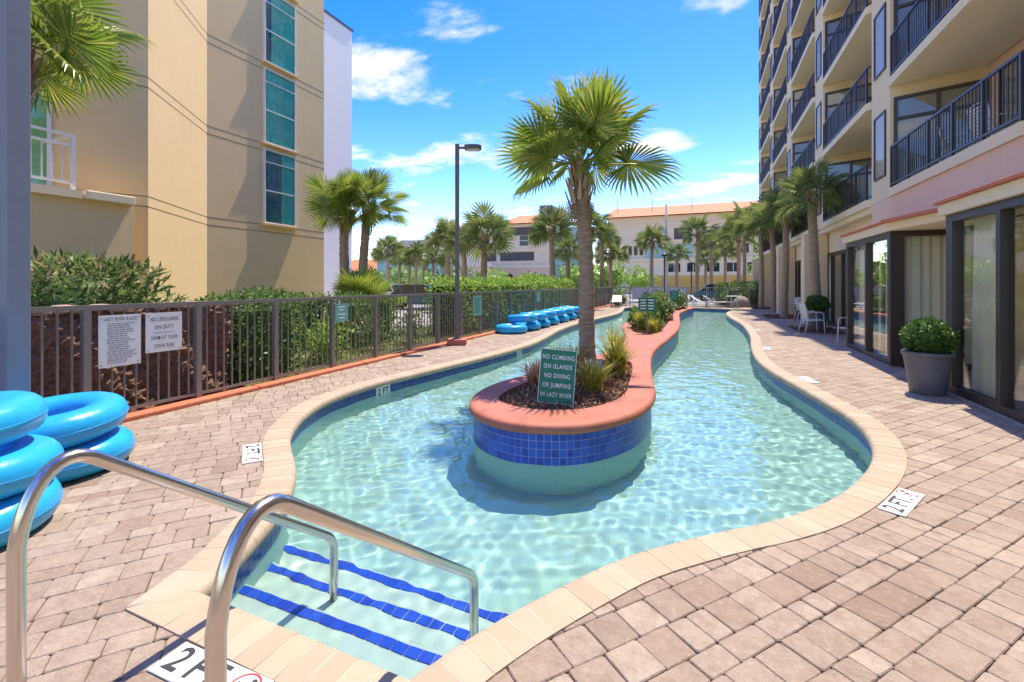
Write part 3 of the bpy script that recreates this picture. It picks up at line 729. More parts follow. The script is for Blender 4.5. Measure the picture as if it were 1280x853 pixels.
def fence_run(name, x0, x1, y, label, step=.116):
    o = empty(name, ((x0+x1)/2, y, 0)); w2 = (x1-x0)/2
    MB().bx(-w2, w2, -.028, .028, 1.225, 1.27).build('top_rail', 'fence_metal', o); MB().bx(-w2, w2, -.016, .016, .085, .12).build('bottom_rail', 'fence_metal', o)
    n = int(2*w2/1.2); 
    for k in range(n+1): link('post', po, o, (-w2+2*w2*k/n, 0, 0))
    mb = MB(); k = -w2+step
    while k < w2: mb.bx(k-.008, k+.008, -.008, .008, .12, 1.225); k += step
    mb.build('pickets', 'fence_metal', o)['kind'] = 'stuff'
    return tag(o, label, 'fence')
fence_run('metal_fence', -5.9, 5.2, 33.0, 'dark metal picket fence across the far end of the deck behind the loungers')
# ---- signs on the fence
FACE_X = (math.pi/2, 0, math.pi/2)
def fence_sign(y0, y1, z0, z1, mat, label, lines, name='fence_sign', ink='ink'):
    o = empty(name, (-5.912, (y0+y1)/2, z0)); h = z1-z0; w2 = (y1-y0)/2
    b = MB().bx(-.004, .004, -w2, w2, 0, h).build('plate', mat, o)
    for sx in (-1, 1):
        for zz in (.03, h-.03): MB().lathe([(.007, 0), (.007, .004), (.003, .006)], n=10).build('screw', 'ink_grey', o, loc=(.0042, sx*(w2-.025), zz), rot=(0, math.pi/2, 0))
    for (s, size, u, zf, sp) in lines: link('lettering', text_mesh('lettering', s, size, ink, sp*1.12, bold=.0004), o, (.0052, u*w2, h*zf), FACE_X, (.72, 1.1, 1))
    return o
o = fence_sign(2.88, 3.28, .60, 1.16, 'sign_white', '', [('LAZY RIVER RULES', .047, 0, .92, 1.0)])
rs = random.Random(9); mb = MB()
for k in range(19):                       # fine print, too small to read: rows of short dashes
    z = .465-k*.0235; y = -.12+rs.choice((0, 0, .012)); 
    for q in range(rs.randint(4, 7)):
        l = rs.uniform(.02, .055)
        if y+l > .165: break
        mb.bx(.0042, .0052, y, y+l, z, z+.008); y += l+.009
mb.build('fine_print', 'ink_grey', o)['kind'] = 'stuff'
tag(o, 'tall white sign headed LAZY RIVER RULES wired to the fence', 'sign')
o = fence_sign(3.33, 3.73, .70, 1.16, 'sign_white', '', [('NO LIFEGUARD', .058, 0, .83, .95), ('ON DUTY', .06, 0, .63, 1), ('SWIM AT YOUR', .055, 0, .36, .95), ('OWN RISK', .058, 0, .15, 1)])
MB().bx(.0042, .0052, -.12, .12, .228, .232).build('rule_line', 'ink_grey', o)
tag(o, 'squarer white NO LIFEGUARD ON DUTY sign wired to the fence', 'sign')
o = fence_sign(6.30, 6.62, .83, 1.15, 'sign_teal', '', []); mb = MB()
for z, a in ((.25, .09), (.2, .06), (.12, .1), (.06, .07)): mb.bx(.0042, .0052, -a, a, z, z+.02)
mb.build('fine_print', 'letter_white', o)['kind'] = 'stuff'; tag(o, 'small teal green sign on the fence in front of the hedge', 'sign')
o = fence_sign(11.55, 12.1, .60, 1.17, 'sign_teal', '', []); mb = MB()
for k in range(7): mb.bx(.0042, .0052, -.2, .12+.01*k, .48-k*.065, .5-k*.065)
mb.build('fine_print', 'sign_green', o)['kind'] = 'stuff'; tag(o, 'tall pale teal sign on the fence just past the lamp post', 'sign')
o = fence_sign(16.9, 17.3, .80, 1.15, 'sign_teal', '', []); tag(o, 'small pale sign on the fence above the row of inner tubes', 'sign')
# ---- grey square post
o = empty('square_post', (-5.45, 2.06, 0)); bevel(MB().box((0, 0, 2.4), (.15, .15, 4.8)).build('shaft', 'post_metal', o), .006)
MB().box((0, 0, .012), (.26, .26, .02)).build('base_plate', 'post_metal', o)
bm_ = MB().lathe([(.012, 0), (.012, .016)], n=6).mesh('bolt', 'post_metal')
for a, b in ((-1, -1), (1, -1), (1, 1), (-1, 1)): link('bolt', bm_, o, (a*.1, b*.1, .022))
MB().box((0, 0, 4.81), (.2, .2, .03)).build('cap_plate', 'post_metal', o)
tag(o, 'tall blue grey square steel post beside the inner tube stacks', 'post')
# ---- lamp post
lp = empty('lamp_post', (-5.62, 10.12, 0)); bevel(MB().box((0, 0, .07), (.46, .46, .14)).build('footing', 'red_concrete', lp), .02)
bevel(MB().box((0, 0, 2.55), (.10, .10, 4.82)).build('pole', 'lamp_metal', lp), .012); MB().box((0, 0, .15), (.2, .2, .02)).build('base_plate', 'lamp_metal', lp)
arm = MB().box((.12, 0, 4.87), (.16, .04, .05)).build('arm', 'lamp_metal', lp)
mb = MB(); mb.prism([(.18, -.12), (.30, -.15), (.55, -.13), (.60, -.07), (.60, .07), (.55, .13), (.30, .15), (.18, .12)], 4.83, 4.93); hd = mb.build('lamp_head', 'lamp_metal', lp); bevel(hd, .02)
MB().box((.40, 0, 4.822), (.30, .2, .02)).build('lens', 'lens', hd)
lp.rotation_euler = (0, 0, R(25))
tag(lp, 'tall bronze area lamp post on a red block beside the fence', 'lamp post')
# ---- depth plaques on the deck
def plaque(x, y, a, label, far=False):
    o = empty('depth_plaque', (x, y, .0015), a)
    bevel(MB().box((0, 0, .003), (.50, .15, .008)).build('plate', 'sign_white', o), .002, 1)
    link('lettering', text_mesh('lettering', '2', .155, 'ink', bold=.003), o, (-.18, 0, .0075)); link('lettering', text_mesh('lettering', 'FT.', .15, 'ink', bold=.003), o, (-.005, 0, .0075))
    c = MB(); nn = 40
    v = []; f = []
    for i in range(nn):
        q = 2*math.pi*i/nn; v += [(.17+.053*math.cos(q), .01+.053*math.sin(q), 0), (.17+.062*math.cos(q), .01+.062*math.sin(q), 0)]
    f = [(2*i, 2*i+1, (2*i+3) % (2*nn), (2*i+2) % (2*nn)) for i in range(nn)]
    c.add(v, f); c.box((.17, .01, 0), (.11, .007, .0004), R(40)); c.build('no_diving_ring', 'ink_red', o, loc=(0, 0, .0075))
    d = MB(); d.box((.17, .005, 0), (.075, .009, .0004), R(65)); d.box((.16, .012, 0), (.06, .008, .0004), R(-15)); d.lathe([(.011, 0), (.011, .0004)], (.188, .042, 0), 12); d.build('diver_figure', 'ink', o, loc=(0, 0, .0079))
    return tag(o, label, 'depth plaque', 'depth plaques along the pool rim')
def rim_place(qx, qy, off=.318):
    i = int(np.argmin(((RIM-np.array([qx, qy]))**2).sum(1))); nn = NRM[i]/np.linalg.norm(NRM[i]); q = RIM[i]+nn*off; return q[0], q[1], math.atan2(nn[1], nn[0])
x, y, a = rim_place(1.0, 4.1); plaque(x, y, a+math.pi/2, 'white 2 FT no diving plaque on open pavers across the pool from the handrails')
plaque(-1.74, 1.2, 0, 'white 2 FT no diving plaque at the foot of the handrails')
x, y, a = rim_place(-3.5, 3.2); plaque(x, y, a+math.pi/2, 'white 2 FT no diving plaque between the rim and the inner tube stacks')
for (qx, qy), lb in (((1.18, 8.4), 'white depth plaque on the pavers beside the large planter pot'), ((1.05, 12.2), 'white depth plaque on the pavers level with the white patio chair'), ((1.3, 17.0), 'white depth plaque on the pavers level with the second planter pot')):
    x, y, a = rim_place(qx, qy); plaque(x, y, a+math.pi/2, lb)

# ================================================================== PALMS
def frond_geo(rg, pet=.76, Rb=.66, n=38, spread=2.4, droop=.35, cup=.12, curl=.35):
    """costapalmate fan leaf: petiole along +X, blade beyond it"""
    mb = MB(); mb.cur = 1
    bend = lambda x: -droop*.35*(x/(pet+Rb))**2*(pet+Rb)
    pts = [(q*pet, 0, bend(q*pet)) for q in (0, .35, .7, 1.0)]; pts += [(pet+Rb*.3, 0, bend(pet+Rb*.3)-.01)]
    mb.tube(pts, [.019, .014, .011, .009, .003], 5)
    mb.cur = 0; da = 2*spread/(n-1)
    for i in range(n):
        a = -spread+i*da+rg.uniform(-.012, .012); fr = abs(a)/spread
        ln = Rb*(1.0-.30*fr**2)*rg.uniform(.9, 1.06); d = (math.cos(a), math.sin(a)); ox = pet-.05+.22*Rb*max(0, math.cos(a))**2*.9
        q = rg.uniform(.7, 1.3); v = []
        for s in (.03, .3, .55, .8, 1.0):
            w2 = {.03: .004, .3: ln*.3*math.tan(da/2)*1.2, .55: ln*.55*math.tan(da/2)*1.1, .8: ln*.55*math.tan(da/2)*.74, 1.0: .0015}[s]
            x = ox+d[0]*s*ln; y = d[1]*s*ln
            z = bend(max(x, 0))+cup*abs(math.sin(a))*s*ln*(1-.35*s)-curl*.42*ln*max(0, s-.25)**2*q-.10*ln*max(0, d[0])*s*s
            if s == 1.0: z -= .10*ln*q
            cz = z-w2*.75
            v += [(x-d[1]*w2, y+d[0]*w2, z), (x, y, cz), (x+d[1]*w2, y-d[0]*w2, z)]
        f = []
        for k in range(4): b = 3*k; f += [(b, b+1, b+4, b+3), (b+1, b+2, b+5, b+4)]
        mb.add(v, f)
    return mb
rg = random.Random(21)
FROND = [frond_geo(rg, droop=rg.uniform(.12, .3), cup=rg.uniform(.0, .2), curl=rg.uniform(.1, .45)) for _ in range(5)]
FROND_ME = [q.mesh('frond', ['palm_leaf', 'palm_leaf']) for q in FROND]
LITE = [frond_geo(rg, n=24, droop=rg.uniform(.25, .5), cup=rg.uniform(.0, .22), curl=rg.uniform(.3, .75)) for _ in range(5)]
def frond_set(rg, n, lo=-40, hi=80):
    out = []
    for i in range(n):
        u = (i+.5)/n; el = hi-(hi-lo)*u**.85+rg.uniform(-8, 8); az = i*137.5+rg.uniform(-16, 16); out.append((R(az), R(el), rg.choice((-1, 1))*rg.uniform(.25, 1.25), rg.uniform(.85, 1.08)))
    return out
def fmat(az, el, roll, s): return Matrix.Rotation(az, 4, 'Z') @ Matrix.Rotation(-el, 4, 'Y') @ Matrix.Rotation(roll, 4, 'X') @ Matrix.Scale(s, 4)
def crown_mesh(seed, n=26):
    rg = random.Random(seed); mb = MB()
    for fs in frond_set(rg, n, -28, 84):
        g = rg.choice(LITE); M = fmat(*fs); b0 = mb.n; mb.v.extend([tuple(M @ Vector(q)) for q in g.v]); mb.f.extend([tuple(i+b0 for i in q) for q in g.f]); mb.mi.extend(g.mi); mb.n += len(g.v)
    return mb.mesh('crown', ['palm_leaf_far', 'palm_leaf_far'])
CROWNS = [crown_mesh(31+k, 19+2*k) for k in range(4)]
def boots_mesh(seed, h=.55, r=.2, n=34):
    """criss-cross stubs of cut leaf stalks under the crown"""
    rg = random.Random(seed); mb = MB()
    for i in range(n):
        u = i/n; z = -h+h*u; az = i*2.4+rg.uniform(-.15, .15); ln = rg.uniform(.14, .24); tl = rg.uniform(.18, .42)+.22*(1-u); w2 = rg.uniform(.028, .045)
        M = Matrix.Translation((0, 0, z)) @ Matrix.Rotation(az, 4, 'Z') @ Matrix.Translation((r*(.82-.15*u), 0, 0)) @ Matrix.Rotation(tl, 4, 'Y')
        v = [(-.012, -w2*1.5, -.03), (-.012, w2*1.5, -.03), (.024, w2*1.1, -.02), (.024, -w2*1.1, -.02), (-.01, -w2*.55, ln), (-.01, w2*.55, ln), (.012, w2*.45, ln), (.012, -w2*.45, ln)]
        mb.add([M @ Vector(q) for q in v], [(0, 1, 2, 3)[::-1], (4, 5, 6, 7), (0, 1, 5, 4), (1, 2, 6, 5), (2, 3, 7, 6), (3, 0, 4, 7)])
    return mb.mesh('leaf_bases', 'leaf_base')
BOOTS = [boots_mesh(41+k) for k in range(3)]
def trunk_mesh(base, top, r0, r1, seed, n=14):
    rg = random.Random(seed); base, top = Vector(base), Vector(top); m = max(10, int((top-base).length/.09)); pts = []; rs = []
    ph = rg.uniform(0, 6)
    for i in range(m+1):
        u = i/m; q = base.lerp(top, u); q.x += .04*math.sin(u*3.1+ph)*math.sin(math.pi*u); q.y += .04*math.cos(u*2.3+ph)*math.sin(math.pi*u); pts.append(q)
        rs.append((r0+(r1-r0)*u)*(1+.35*math.exp(-u*(top-base).length/.16))*(1+(.05 if i % 2 else -.03)+rg.uniform(-.03, .03)))
    mb = MB().tube(pts, rs, n)
    mb.v = [(x+rg.uniform(-.008, .008), y+rg.uniform(-.008, .008), z+rg.uniform(-.014, .014)) for x, y, z in mb.v]
    return mb
def palm(base, crown, r, label, group=None, kind='lite', seed=0, rt=.15, nf=26, lo=-38):
    rg = random.Random(seed+100); o = empty('palm_tree', base); bx, by, bz = base; cx, cy, cz = (crown[0]-bx, crown[1]-by, crown[2]-bz); s = r/1.36
    hz = cz-.12*s
    trunk_mesh((0, 0, -.12), (cx, cy, hz), rt, rt*.82, seed).build('trunk', 'trunk', o, True)
    b = link('leaf_bases', BOOTS[seed % 3], o, (cx, cy, hz+.05*s), (0, 0, rg.uniform(0, 6)), (rt/.17*1.1, rt/.17*1.1, s*(1.3 if kind == 'full' else 1)))
    if kind == 'lite':
        link('crown', CROWNS[seed % 4], o, (cx, cy, hz), (0, 0, rg.uniform(0, 6.28)), s)
    else:
        for fs in frond_set(rg, nf, lo, 86):
            M = fmat(*fs); c = link('frond', rg.choice(FROND_ME), o); c.matrix_local = Matrix.Translation((cx, cy, hz)) @ Matrix.Scale(s, 4) @ M
        # a few dead leaves hanging under the crown
        for k in range(4):
            az = rg.uniform(0, 6.28); M = fmat(az, R(-74), rg.uniform(-.6, .6), .62)
            me = DEAD; c = link('dead_frond', me, o); c.matrix_local = Matrix.Translation((cx, cy, hz-.05)) @ Matrix.Scale(s, 4) @ M
    return tag(o, label, 'palm tree', group)
DEAD = frond_geo(rg, n=16, spread=1.0, droop=.5, cup=.3, curl=.3).mesh('dead_frond', ['dead_leaf', 'dead_leaf'])
palm((-1.71, 7.4, .17), (-1.84, 7.36, 3.52), 1.36, 'palm on the planter island behind the green NO CLIMBING sign', None, 'full', 2, .132, 24, -8)
palm((-9.05, 3.31, 0), (-8.95, 3.36, 5.05), 1.55, 'palm behind the grey post, one fan leaf across the tan balconies', None, 'full', 5, .17, 24, -25)
ga = 'twin palms beside the tan building'
palm((-11.05, 12.3, 0), (-11.08, 12.25, 4.15), 1.35, 'upright twin palm closest to the tan building wall', ga, 'full', 7, .17, 19, -28)
palm((-10.85, 12.65, 0), (-10.55, 12.8, 4.25), 1.4, 'twin palm leaning away from the tan building', ga, 'full', 8, .16, 19, -28)
gb = 'palms behind the fence'
for i, (b, c, r, lb) in enumerate([((-9.47, 19.36, 0), (-9.36, 19.4, 3.8), 1.6, 'stout palm over the hedge just past the lamp post'), ((-12.28, 23.07, 0), (-12.36, 23.03, 4.0), 1.35, 'slim palm in the car park beside the lamp pole top'),
        ((-15.12, 26.2, 0), (-15.3, 26.1, 4.5), 1.4, 'tall slim palm at the corner of the white parking block'), ((-7.71, 24.94, 0), (-7.8, 24.9, 4.6), 1.4, 'palm over the hedge behind the stacked inner tubes'),
        ((-8.04, 29.13, 0), (-8.04, 29.1, 3.7), 1.2, 'shorter palm with thick leaf stubs behind the stacked inner tubes'), ((-6.6, 27.96, 0), (-6.3, 28.0, 5.0), 1.45, 'palm rising close behind the island palm trunk'),
        ((-6.5, 32.3, 0), (-6.5, 32.3, 4.9), 1.25, 'slim palm at the far corner of the fence'), ((-6.8, 37.5, 0), (-6.8, 37.5, 4.0), 1.45, 'bushy palm past the far fence corner')]):
    palm(b, c, r, lb, gb, 'lite', i, .165)
for i, (x, y, h, r) in enumerate([(-23.88, 31.28, 4.2, 1.45), (-26.6, 36.65, 4.0, 1.3), (-24.6, 35.3, 3.75, 1.25), (-22.9, 33.8, 4.05, 1.35), (-25.6, 39.2, 4.1, 1.25), (-23.65, 37.9, 4.0, 1.4), (-21.8, 37.2, 3.8, 1.2)]):
    palm((x, y, 0), (x+.1, y, h), r, 'small palm in the row at the back of the car park', 'palms at the back of the car park', 'lite', i+3, .15)
for i, (x, y, h, r, lb) in enumerate([(-4.02, 41.6, 5.2, 1.6, 'palm beyond the far fence behind the black lamp post'), (-.47, 45.2, 6.2, 1.95, 'tallest of the palms beyond the far fence, before the cream parking block'), (.79, 48.97, 5.6, 1.6, 'palm beyond the far fence between two taller palms'),
        (2.07, 52.7, 5.0, 1.6, 'palm beyond the far fence before the window of the cream block'), (2.87, 44.4, 5.8, 1.7, 'leaning palm beyond the far fence beside the dark hedge'), (.24, 54.1, 4.2, 1.4, 'short palm beyond the far fence before the yellow wall'), (-2.4, 50.5, 4.6, 1.4, 'small palm beyond the far fence, farthest from the hotel')]):
    palm((x, y, 0), (x+.15*(i % 2), y, h), r, lb, 'palms beyond the far fence', 'lite', i+11, .17)
for i, (b, c, r, lb) in enumerate([((3.05, 40.2, 0), (2.95, 40.15, 6.3), 1.9, 'tall palm at the far corner of the hotel by the shrubs'), ((3.3, 31.9, 0), (3.3, 31.9, 5.2), 1.5, 'palm by the hotel nearest the far fence'), ((3.5, 27.9, 0), (3.38, 27.9, 4.9), 1.45, 'slightly bent palm in the middle of the hotel row'),
        ((3.4, 23.9, 0), (3.45, 23.9, 4.65), 1.35, 'palm in the red mulch square by the hotel'), ((3.58, 18.0, 0), (3.3, 17.9, 4.5), 1.2, 'palm right behind the second planter pot by the hotel glass')]):
    palm(b, c, r, lb, 'palms along the hotel', 'lite', i+20, .15)
rc = np.random.default_rng(18)
for (x, y, sx, sy, lb) in ((3.35, 24.0, 1.5, 2.4, 'red mulch square around the hotel palm behind the patio chairs'), (3.4, 31.9, 1.2, 1.6, 'red mulch square around the hotel palm nearest the far fence'), (3.4, 17.6, 1.3, 2.2, 'red mulch square under the second planter pot')):
    n = 900; P = np.c_[rc.uniform(-sx/2, sx/2, n), rc.uniform(-sy/2, sy/2, n), rc.uniform(.004, .03, n)]; v, f = leaves(P, .08, rc, .35, -.1)
    o = link('mulch_square', np_mesh('mulch_square', v, f, 'red_mulch'), None, (x, y, 0)); MB().bx(-sx/2, sx/2, -sy/2, sy/2, .0, .012).build('soil', 'mulch_soil', o); tag(o, lb, 'mulch', 'mulch squares along the hotel', 'stuff')

# ================================================================== ISLAND PLANTING
def blade_clump(name, loc, n, h, mat, label, group, seed, spread=.5, wd=.011):
    rg = random.Random(seed); o = empty(name, loc); mb = MB()
    for i in range(n):
        az = rg.uniform(0, 6.28); L0 = h*rg.uniform(.55, 1.1); lean = rg.uniform(.15, 1.25)*spread; bx, by = rg.gauss(0, .045), rg.gauss(0, .045); ca, sa = math.cos(az), math.sin(az); v = []
        for s in (0, .35, .7, 1.0):
            rr = lean*L0*(s**1.7); z = L0*(s-.35*lean*s*s); w2 = wd*(1-s)**.6+.0006
            x, y = bx+ca*rr, by+sa*rr; v += [(x-sa*w2, y+ca*w2, z), (x+sa*w2, y-ca*w2, z)]
        mb.add(v, [(2*k, 2*k+1, 2*k+3, 2*k+2) for k in range(3)])
    mb.build('blades', mat, o); MB().lathe([(.07, -.02), (.05, .02), (.02, .05)], n=8).build('root_tuft', 'dead_leaf', o)
    return tag(o, label, 'plant', group)
gp = 'grasses on the planter island'
blade_clump('grass_clump', (-1.24, 5.62, .17), 260, .46, 'grass_blade', 'bright yellow green grass clump beside the NO CLIMBING sign', gp, 1, .75)
blade_clump('grass_clump', (-1.16, 6.9, .19), 300, .56, 'grass_blade', 'large golden grass clump beside the island spotlight', gp, 2, .8)
blade_clump('grass_clump', (-1.33, 7.65, .19), 110, .72, 'grass_blade', 'tall thin green grass behind the island palm trunk', gp, 3, .5)
blade_clump('grass_clump', (-1.42, 6.25, .19), 150, .34, 'dry_grass', 'low brownish grass tuft between the grass clumps', gp, 4, .9)
blade_clump('grass_clump', (-2.0, 5.75, .17), 190, .40, 'dry_grass', 'reddish dry grass clump behind the NO CLIMBING sign', gp, 5, .9)
blade_clump('grass_clump', (-1.95, 6.5, .18), 110, .5, 'grass_blade', 'thin green grass clump beside the island palm, at the fence-side rim', gp, 6, .6)
blade_clump('grass_clump', (-1.86, 7.1, .18), 90, .45, 'grass_blade', 'grass tuft at the fence side of the island palm trunk', gp, 7, .6)
blade_clump('grass_clump', (-1.62, 13.6, .19), 130, .6, 'grass_blade', 'grass clump at the post of the second island sign', gp, 8, .5, .014)
blade_clump('grass_clump', (-1.25, 13.1, .19), 130, .45, 'grass_blade', 'rounded grass clump in the second island bed, toward the hotel', gp, 9, .6, .014)
for i, (x, y, r, h, lb) in enumerate([(-1.75, 14.3, .30, .32, 'dark shrub beside the second island sign post'), (-1.35, 13.6, .27, .28, 'low green shrub in front of the second island sign'), (-1.6, 17.2, .42, .55, 'bushy green shrub behind the second island sign'), (-1.25, 17.8, .33, .42, 'flowering shrub on the hotel side of the second bed'),
        (-1.7, 20.6, .4, .55, 'pale shrub at the far end of the second bed'), (-1.1, 26.0, .42, .5, 'dark shrub at the far tip of the planter island')]):
    o = empty('shrub', (x, y, .17)); leaf_ball('foliage', (0, 0, h*.9), (r, r, h), 520, .13, 'shrub_leaf' if i in (3, 4) else 'hedge_leaf', o, 60+i, .13, .6); MB().tube([(0, 0, -.05), (0, 0, h*.6)], .02, 6).build('stem', 'trunk', o); tag(o, lb, 'shrub', 'shrubs on the planter island')
# spotlight
o = empty('garden_spotlight', (-1.42, 6.55, .2), R(8))
bevel(MB().box((0, .02, .14), (.26, .05, .18), rx=R(-38)).build('housing', 'lamp_metal', o), .01); MB().box((0, -.004, .155), (.22, .02, .13), rx=R(-38)).build('lens', 'lens', o); MB().tube([(0, .03, -.05), (0, .03, .12)], .018, 8).build('stake', 'lamp_metal', o)
tag(o, 'grey box spotlight at the foot of the island palm', 'spotlight')
# signs on the island
o = empty('warning_sign', (-1.49, 4.87, .175), R(13)); 
pl = MB().box((0, 0, .31), (.395, .012, .59)).build('board', 'sign_green', o); bevel(pl, .003, 1)
e = MB()
for s in (-1, 1): e.box((s*.1945, -.0072, .31), (.006, .002, .588)); e.box((0, -.0072, .31+s*.291), (.383, .002, .006))
e.build('border', 'letter_white', o)
for s, z, sz in (('NO CLIMBING', .515, .066), ('ON ISLANDS', .415, .066), ('NO DIVING', .313, .066), ('OR JUMPING', .21, .066), ('IN LAZY RIVER', .108, .062)):
    link('lettering', text_mesh('lettering', s, sz, 'letter_white', 1.12, bold=.0006), o, (0, -.0078, z), (math.pi/2, 0, 0), (.76, 1.05, 1))
MB().box((0, .02, .1), (.03, .02, .5)).build('stake', 'fence_metal', o)
o.rotation_euler = (R(-5), R(4), R(13)); tag(o, 'green NO CLIMBING ON ISLANDS sign tilted in the island mulch', 'sign')
o = empty('post_sign', (-1.36, 12.75, .17), R(10)); MB().tube([(0, 0, -.05), (0, 0, 1.15)], .022, 8).build('post', 'fence_metal', o)
b = MB().box((0, -.03, .78), (.44, .012, .36)).build('board', 'sign_green', o); mb = MB()
for s in (-1, 1):
    for k in range(4): mb.box((s*.1, -.0365, .9-.075*k), (.15-.02*(k % 2), .0012, .03))
mb.build('fine_print', 'letter_white', b)['kind'] = 'stuff'; tag(o, 'green sign on a grey post in the second island bed', 'sign')
o = empty('post_sign', (-1.35, 25.2, .17), R(10)); MB().tube([(0, 0, -.05), (0, 0, .7)], .022, 8).build('post', 'fence_metal', o); b = MB().box((0, -.03, .72), (.42, .012, .52)).build('board', 'sign_green', o)
mb = MB()
for k in range(4): mb.box((0, -.0365, .88-.1*k), (.26, .0012, .04))
mb.build('fine_print', 'sign_teal', b)['kind'] = 'stuff'; tag(o, 'upright green sign at the far end of the planter island', 'sign')

# ================================================================== HOTEL
HL = Vector((4.6, 18, 0)); hotel = empty('hotel_building', HL); tag(hotel, 'tall pink and cream hotel with dark railed balconies and a glazed ground floor', 'building')
def part(mb, name, mat, parent=hotel, off=HL, smooth=False, bev=0):
    o = mb.build(name, mat, parent, smooth, loc=tuple(-off)); 
    if bev: bevel(o, bev)
    return o
ENDS = [.4, 6.8, 13.2, 19.6, 26.0, 32.4, 38.8]; LVS = [3, 3, 3, 4, 6, 8, 9]; BL = 5.15; S0, FH = 3.5, 2.53  # unseen near bays made low so the hotel's shadow clears the pool
YN, YF = -6.0, 40.9
EDGE = [YN]+[e+1.25 for e in ENDS[:-1]]+[YF]
for a, b, n in zip(EDGE[:-1], EDGE[1:], LVS):
    zt = S0+FH*n; part(MB().bx(5.5, 14, a+.003, b, S0-.12, zt), 'wall', 'pink_stucco'); part(MB().bx(3.9, 14.1, a+.006, b+.05, zt+.002, zt+.6), 'parapet', 'cream_trim')
part(MB().bx(4.65, 13.9, YN+.1, 8.6, 0, S0-.1), 'wall', 'cream_stucco'); part(MB().bx(8.5, 13.9, 8.6, YF-.1, 0, S0-.1), 'wall', 'cream_stucco')
part(MB().bx(4.72, 8.5, 10.5, 10.7, 0, S0-.1), 'wall', 'cream_stucco')
# slab edge over the open ground floor, pink wall under the first balcony
part(MB().bx(4.05, 5.6, 14.4, YF, S0-.16, S0-.004), 'floor_slab', 'soffit')
part(MB().bx(4.0, 5.6, YN, 13.25, 2.62, S0-.004), 'wall', 'pink_stucco'); part(MB().bx(4.002, 5.6, 13.25, 14.42, 0, S0-.004), 'wall', 'pink_stucco')
# piers
for e, n in zip(ENDS, LVS):
    part(MB().prism([(4.0, e), (5.6, e-.55), (5.6, e+1.25), (4.0, e+1.25)], S0, S0+FH*n), 'wall_pier', 'cream_stucco')
for y in (20.1, 26.5, 32.9, 39.3):
    part(MB().bx(3.5, 4.25, y, y+.6, 0, S0-.165), 'column', 'cream_stucco', bev=.02)
# one balcony of each kind, then copies
def slab_mesh():
    mb = MB(); mb.prism([(0, 0), (0, -BL+.35), (.25, -BL), (1.5, -BL), (1.5, -.5)], 0, .19); return mb.mesh('balcony', 'cream_trim')
def rail_mesh():
    mb = MB(); y0 = -BL+.38
    for z in (.27, 1.13): mb.bx(.02, .06, y0, -.06, z-.02, z+.02)
    for k in range(6): yy = y0+(-.08-y0)*k/5; mb.bx(.018, .062, yy-.022, yy+.022, .19, 1.14)
    M = [(.04, y0), (.28, -BL+.06), (1.45, -BL+.06)]
    for (xa, ya), (xb, yb) in zip(M[:-1], M[1:]):
        for z in (.27, 1.13): mb.tube([(xa, ya, z), (xb, yb, z)], .022, 6)
        mb.bx(xb-.02, xb+.02, yb-.02, yb+.02, .19, 1.14)
    return mb.mesh('railing', 'bronze_frame')
def baluster_mesh():
    mb = MB(); yy = -BL+.38
    while yy < -.08: mb.bx(.033, .047, yy-.008, yy+.008, .27, 1.12); yy += .105
    for k in range(12): xx = .28+k*.1; mb.bx(xx-.008, xx+.008, -BL+.053, -BL+.067, .27, 1.12)
    return mb.mesh('balusters', 'bronze_frame')
SL, RL, BA = slab_mesh(), rail_mesh(), baluster_mesh()
# sliding door on the slanted end wall, narrow window on the pier front
dv = Vector((1.6, -.55, 0)).normalized(); DA = math.atan2(dv.y, dv.x)
def door_meshes(w2=.72, h=2.05):
    fr = MB()
    for x in (-w2, 0, w2): fr.bx(x-.035, x+.035, -.05, .02, 0, h)
    for z in (.035, h-.035, 1.55): fr.bx(-w2, w2, -.048, .018, z-.035, z+.035)
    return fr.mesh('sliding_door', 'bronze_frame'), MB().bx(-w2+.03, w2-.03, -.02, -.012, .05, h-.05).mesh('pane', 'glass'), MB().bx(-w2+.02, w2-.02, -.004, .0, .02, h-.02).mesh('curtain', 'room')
DF, DP, DC = door_meshes()
def win_meshes(w2=.36, h=1.55):
    fr = MB()
    for x in (-w2, w2): fr.bx(-.03, .02, x-.025, x+.025, 0, h)
    for z in (.02, h-.02): fr.bx(-.029, .019, -w2, w2, z-.025, z+.025)
    return fr.mesh('window', 'bronze_frame'), MB().bx(-.012, -.006, -w2+.02, w2-.02, .03, h-.03).mesh('pane', 'white_glass'), MB().bx(-.004, .0, -w2+.01, w2-.01, .02, h-.02).mesh('blind', 'blind')
WF, WP, WB = win_meshes()
def back_door_meshes(w2=1.2, h=2.1):
    fr = MB()
    for y in (-w2, 0, w2): fr.bx(-.05, .02, y-.035, y+.035, 0, h)
    for z in (.035, h-.035): fr.bx(-.048, .018, -w2, w2, z-.035, z+.035)
    return fr.mesh('sliding_door', 'bronze_frame'), MB().bx(-.02, -.012, -w2+.03, w2-.03, .05, h-.05).mesh('pane', 'glass'), MB().bx(-.004, .0, -w2+.02, w2-.02, .02, h-.02).mesh('curtain', 'room')
BF, BP, BC = back_door_meshes()
for bi, e in enumerate(ENDS):
    for l in range(LVS[bi]):
        z = S0+l*FH
        b = link('balcony', SL, hotel, Vector((3.96, e-.004, z))-HL); link('railing', RL, b); k = link('balusters', BA, b); k['kind'] = 'stuff'
        mid = Vector((4.78, e-.27, z+.2)); d = link('sliding_door', DF, hotel, mid+Vector((-.02, -.05, 0))-HL, (0, 0, DA)); link('pane', DP, d); link('curtain', DC, d)
        wn = link('window', WF, hotel, Vector((3.997, e+.62, z+.55))-HL); link('pane', WP, wn); link('blind', WB, wn)
        d = link('sliding_door', BF, hotel, Vector((5.497, e-2.2, z+.2))-HL); link('pane', BP, d); link('curtain', BC, d)
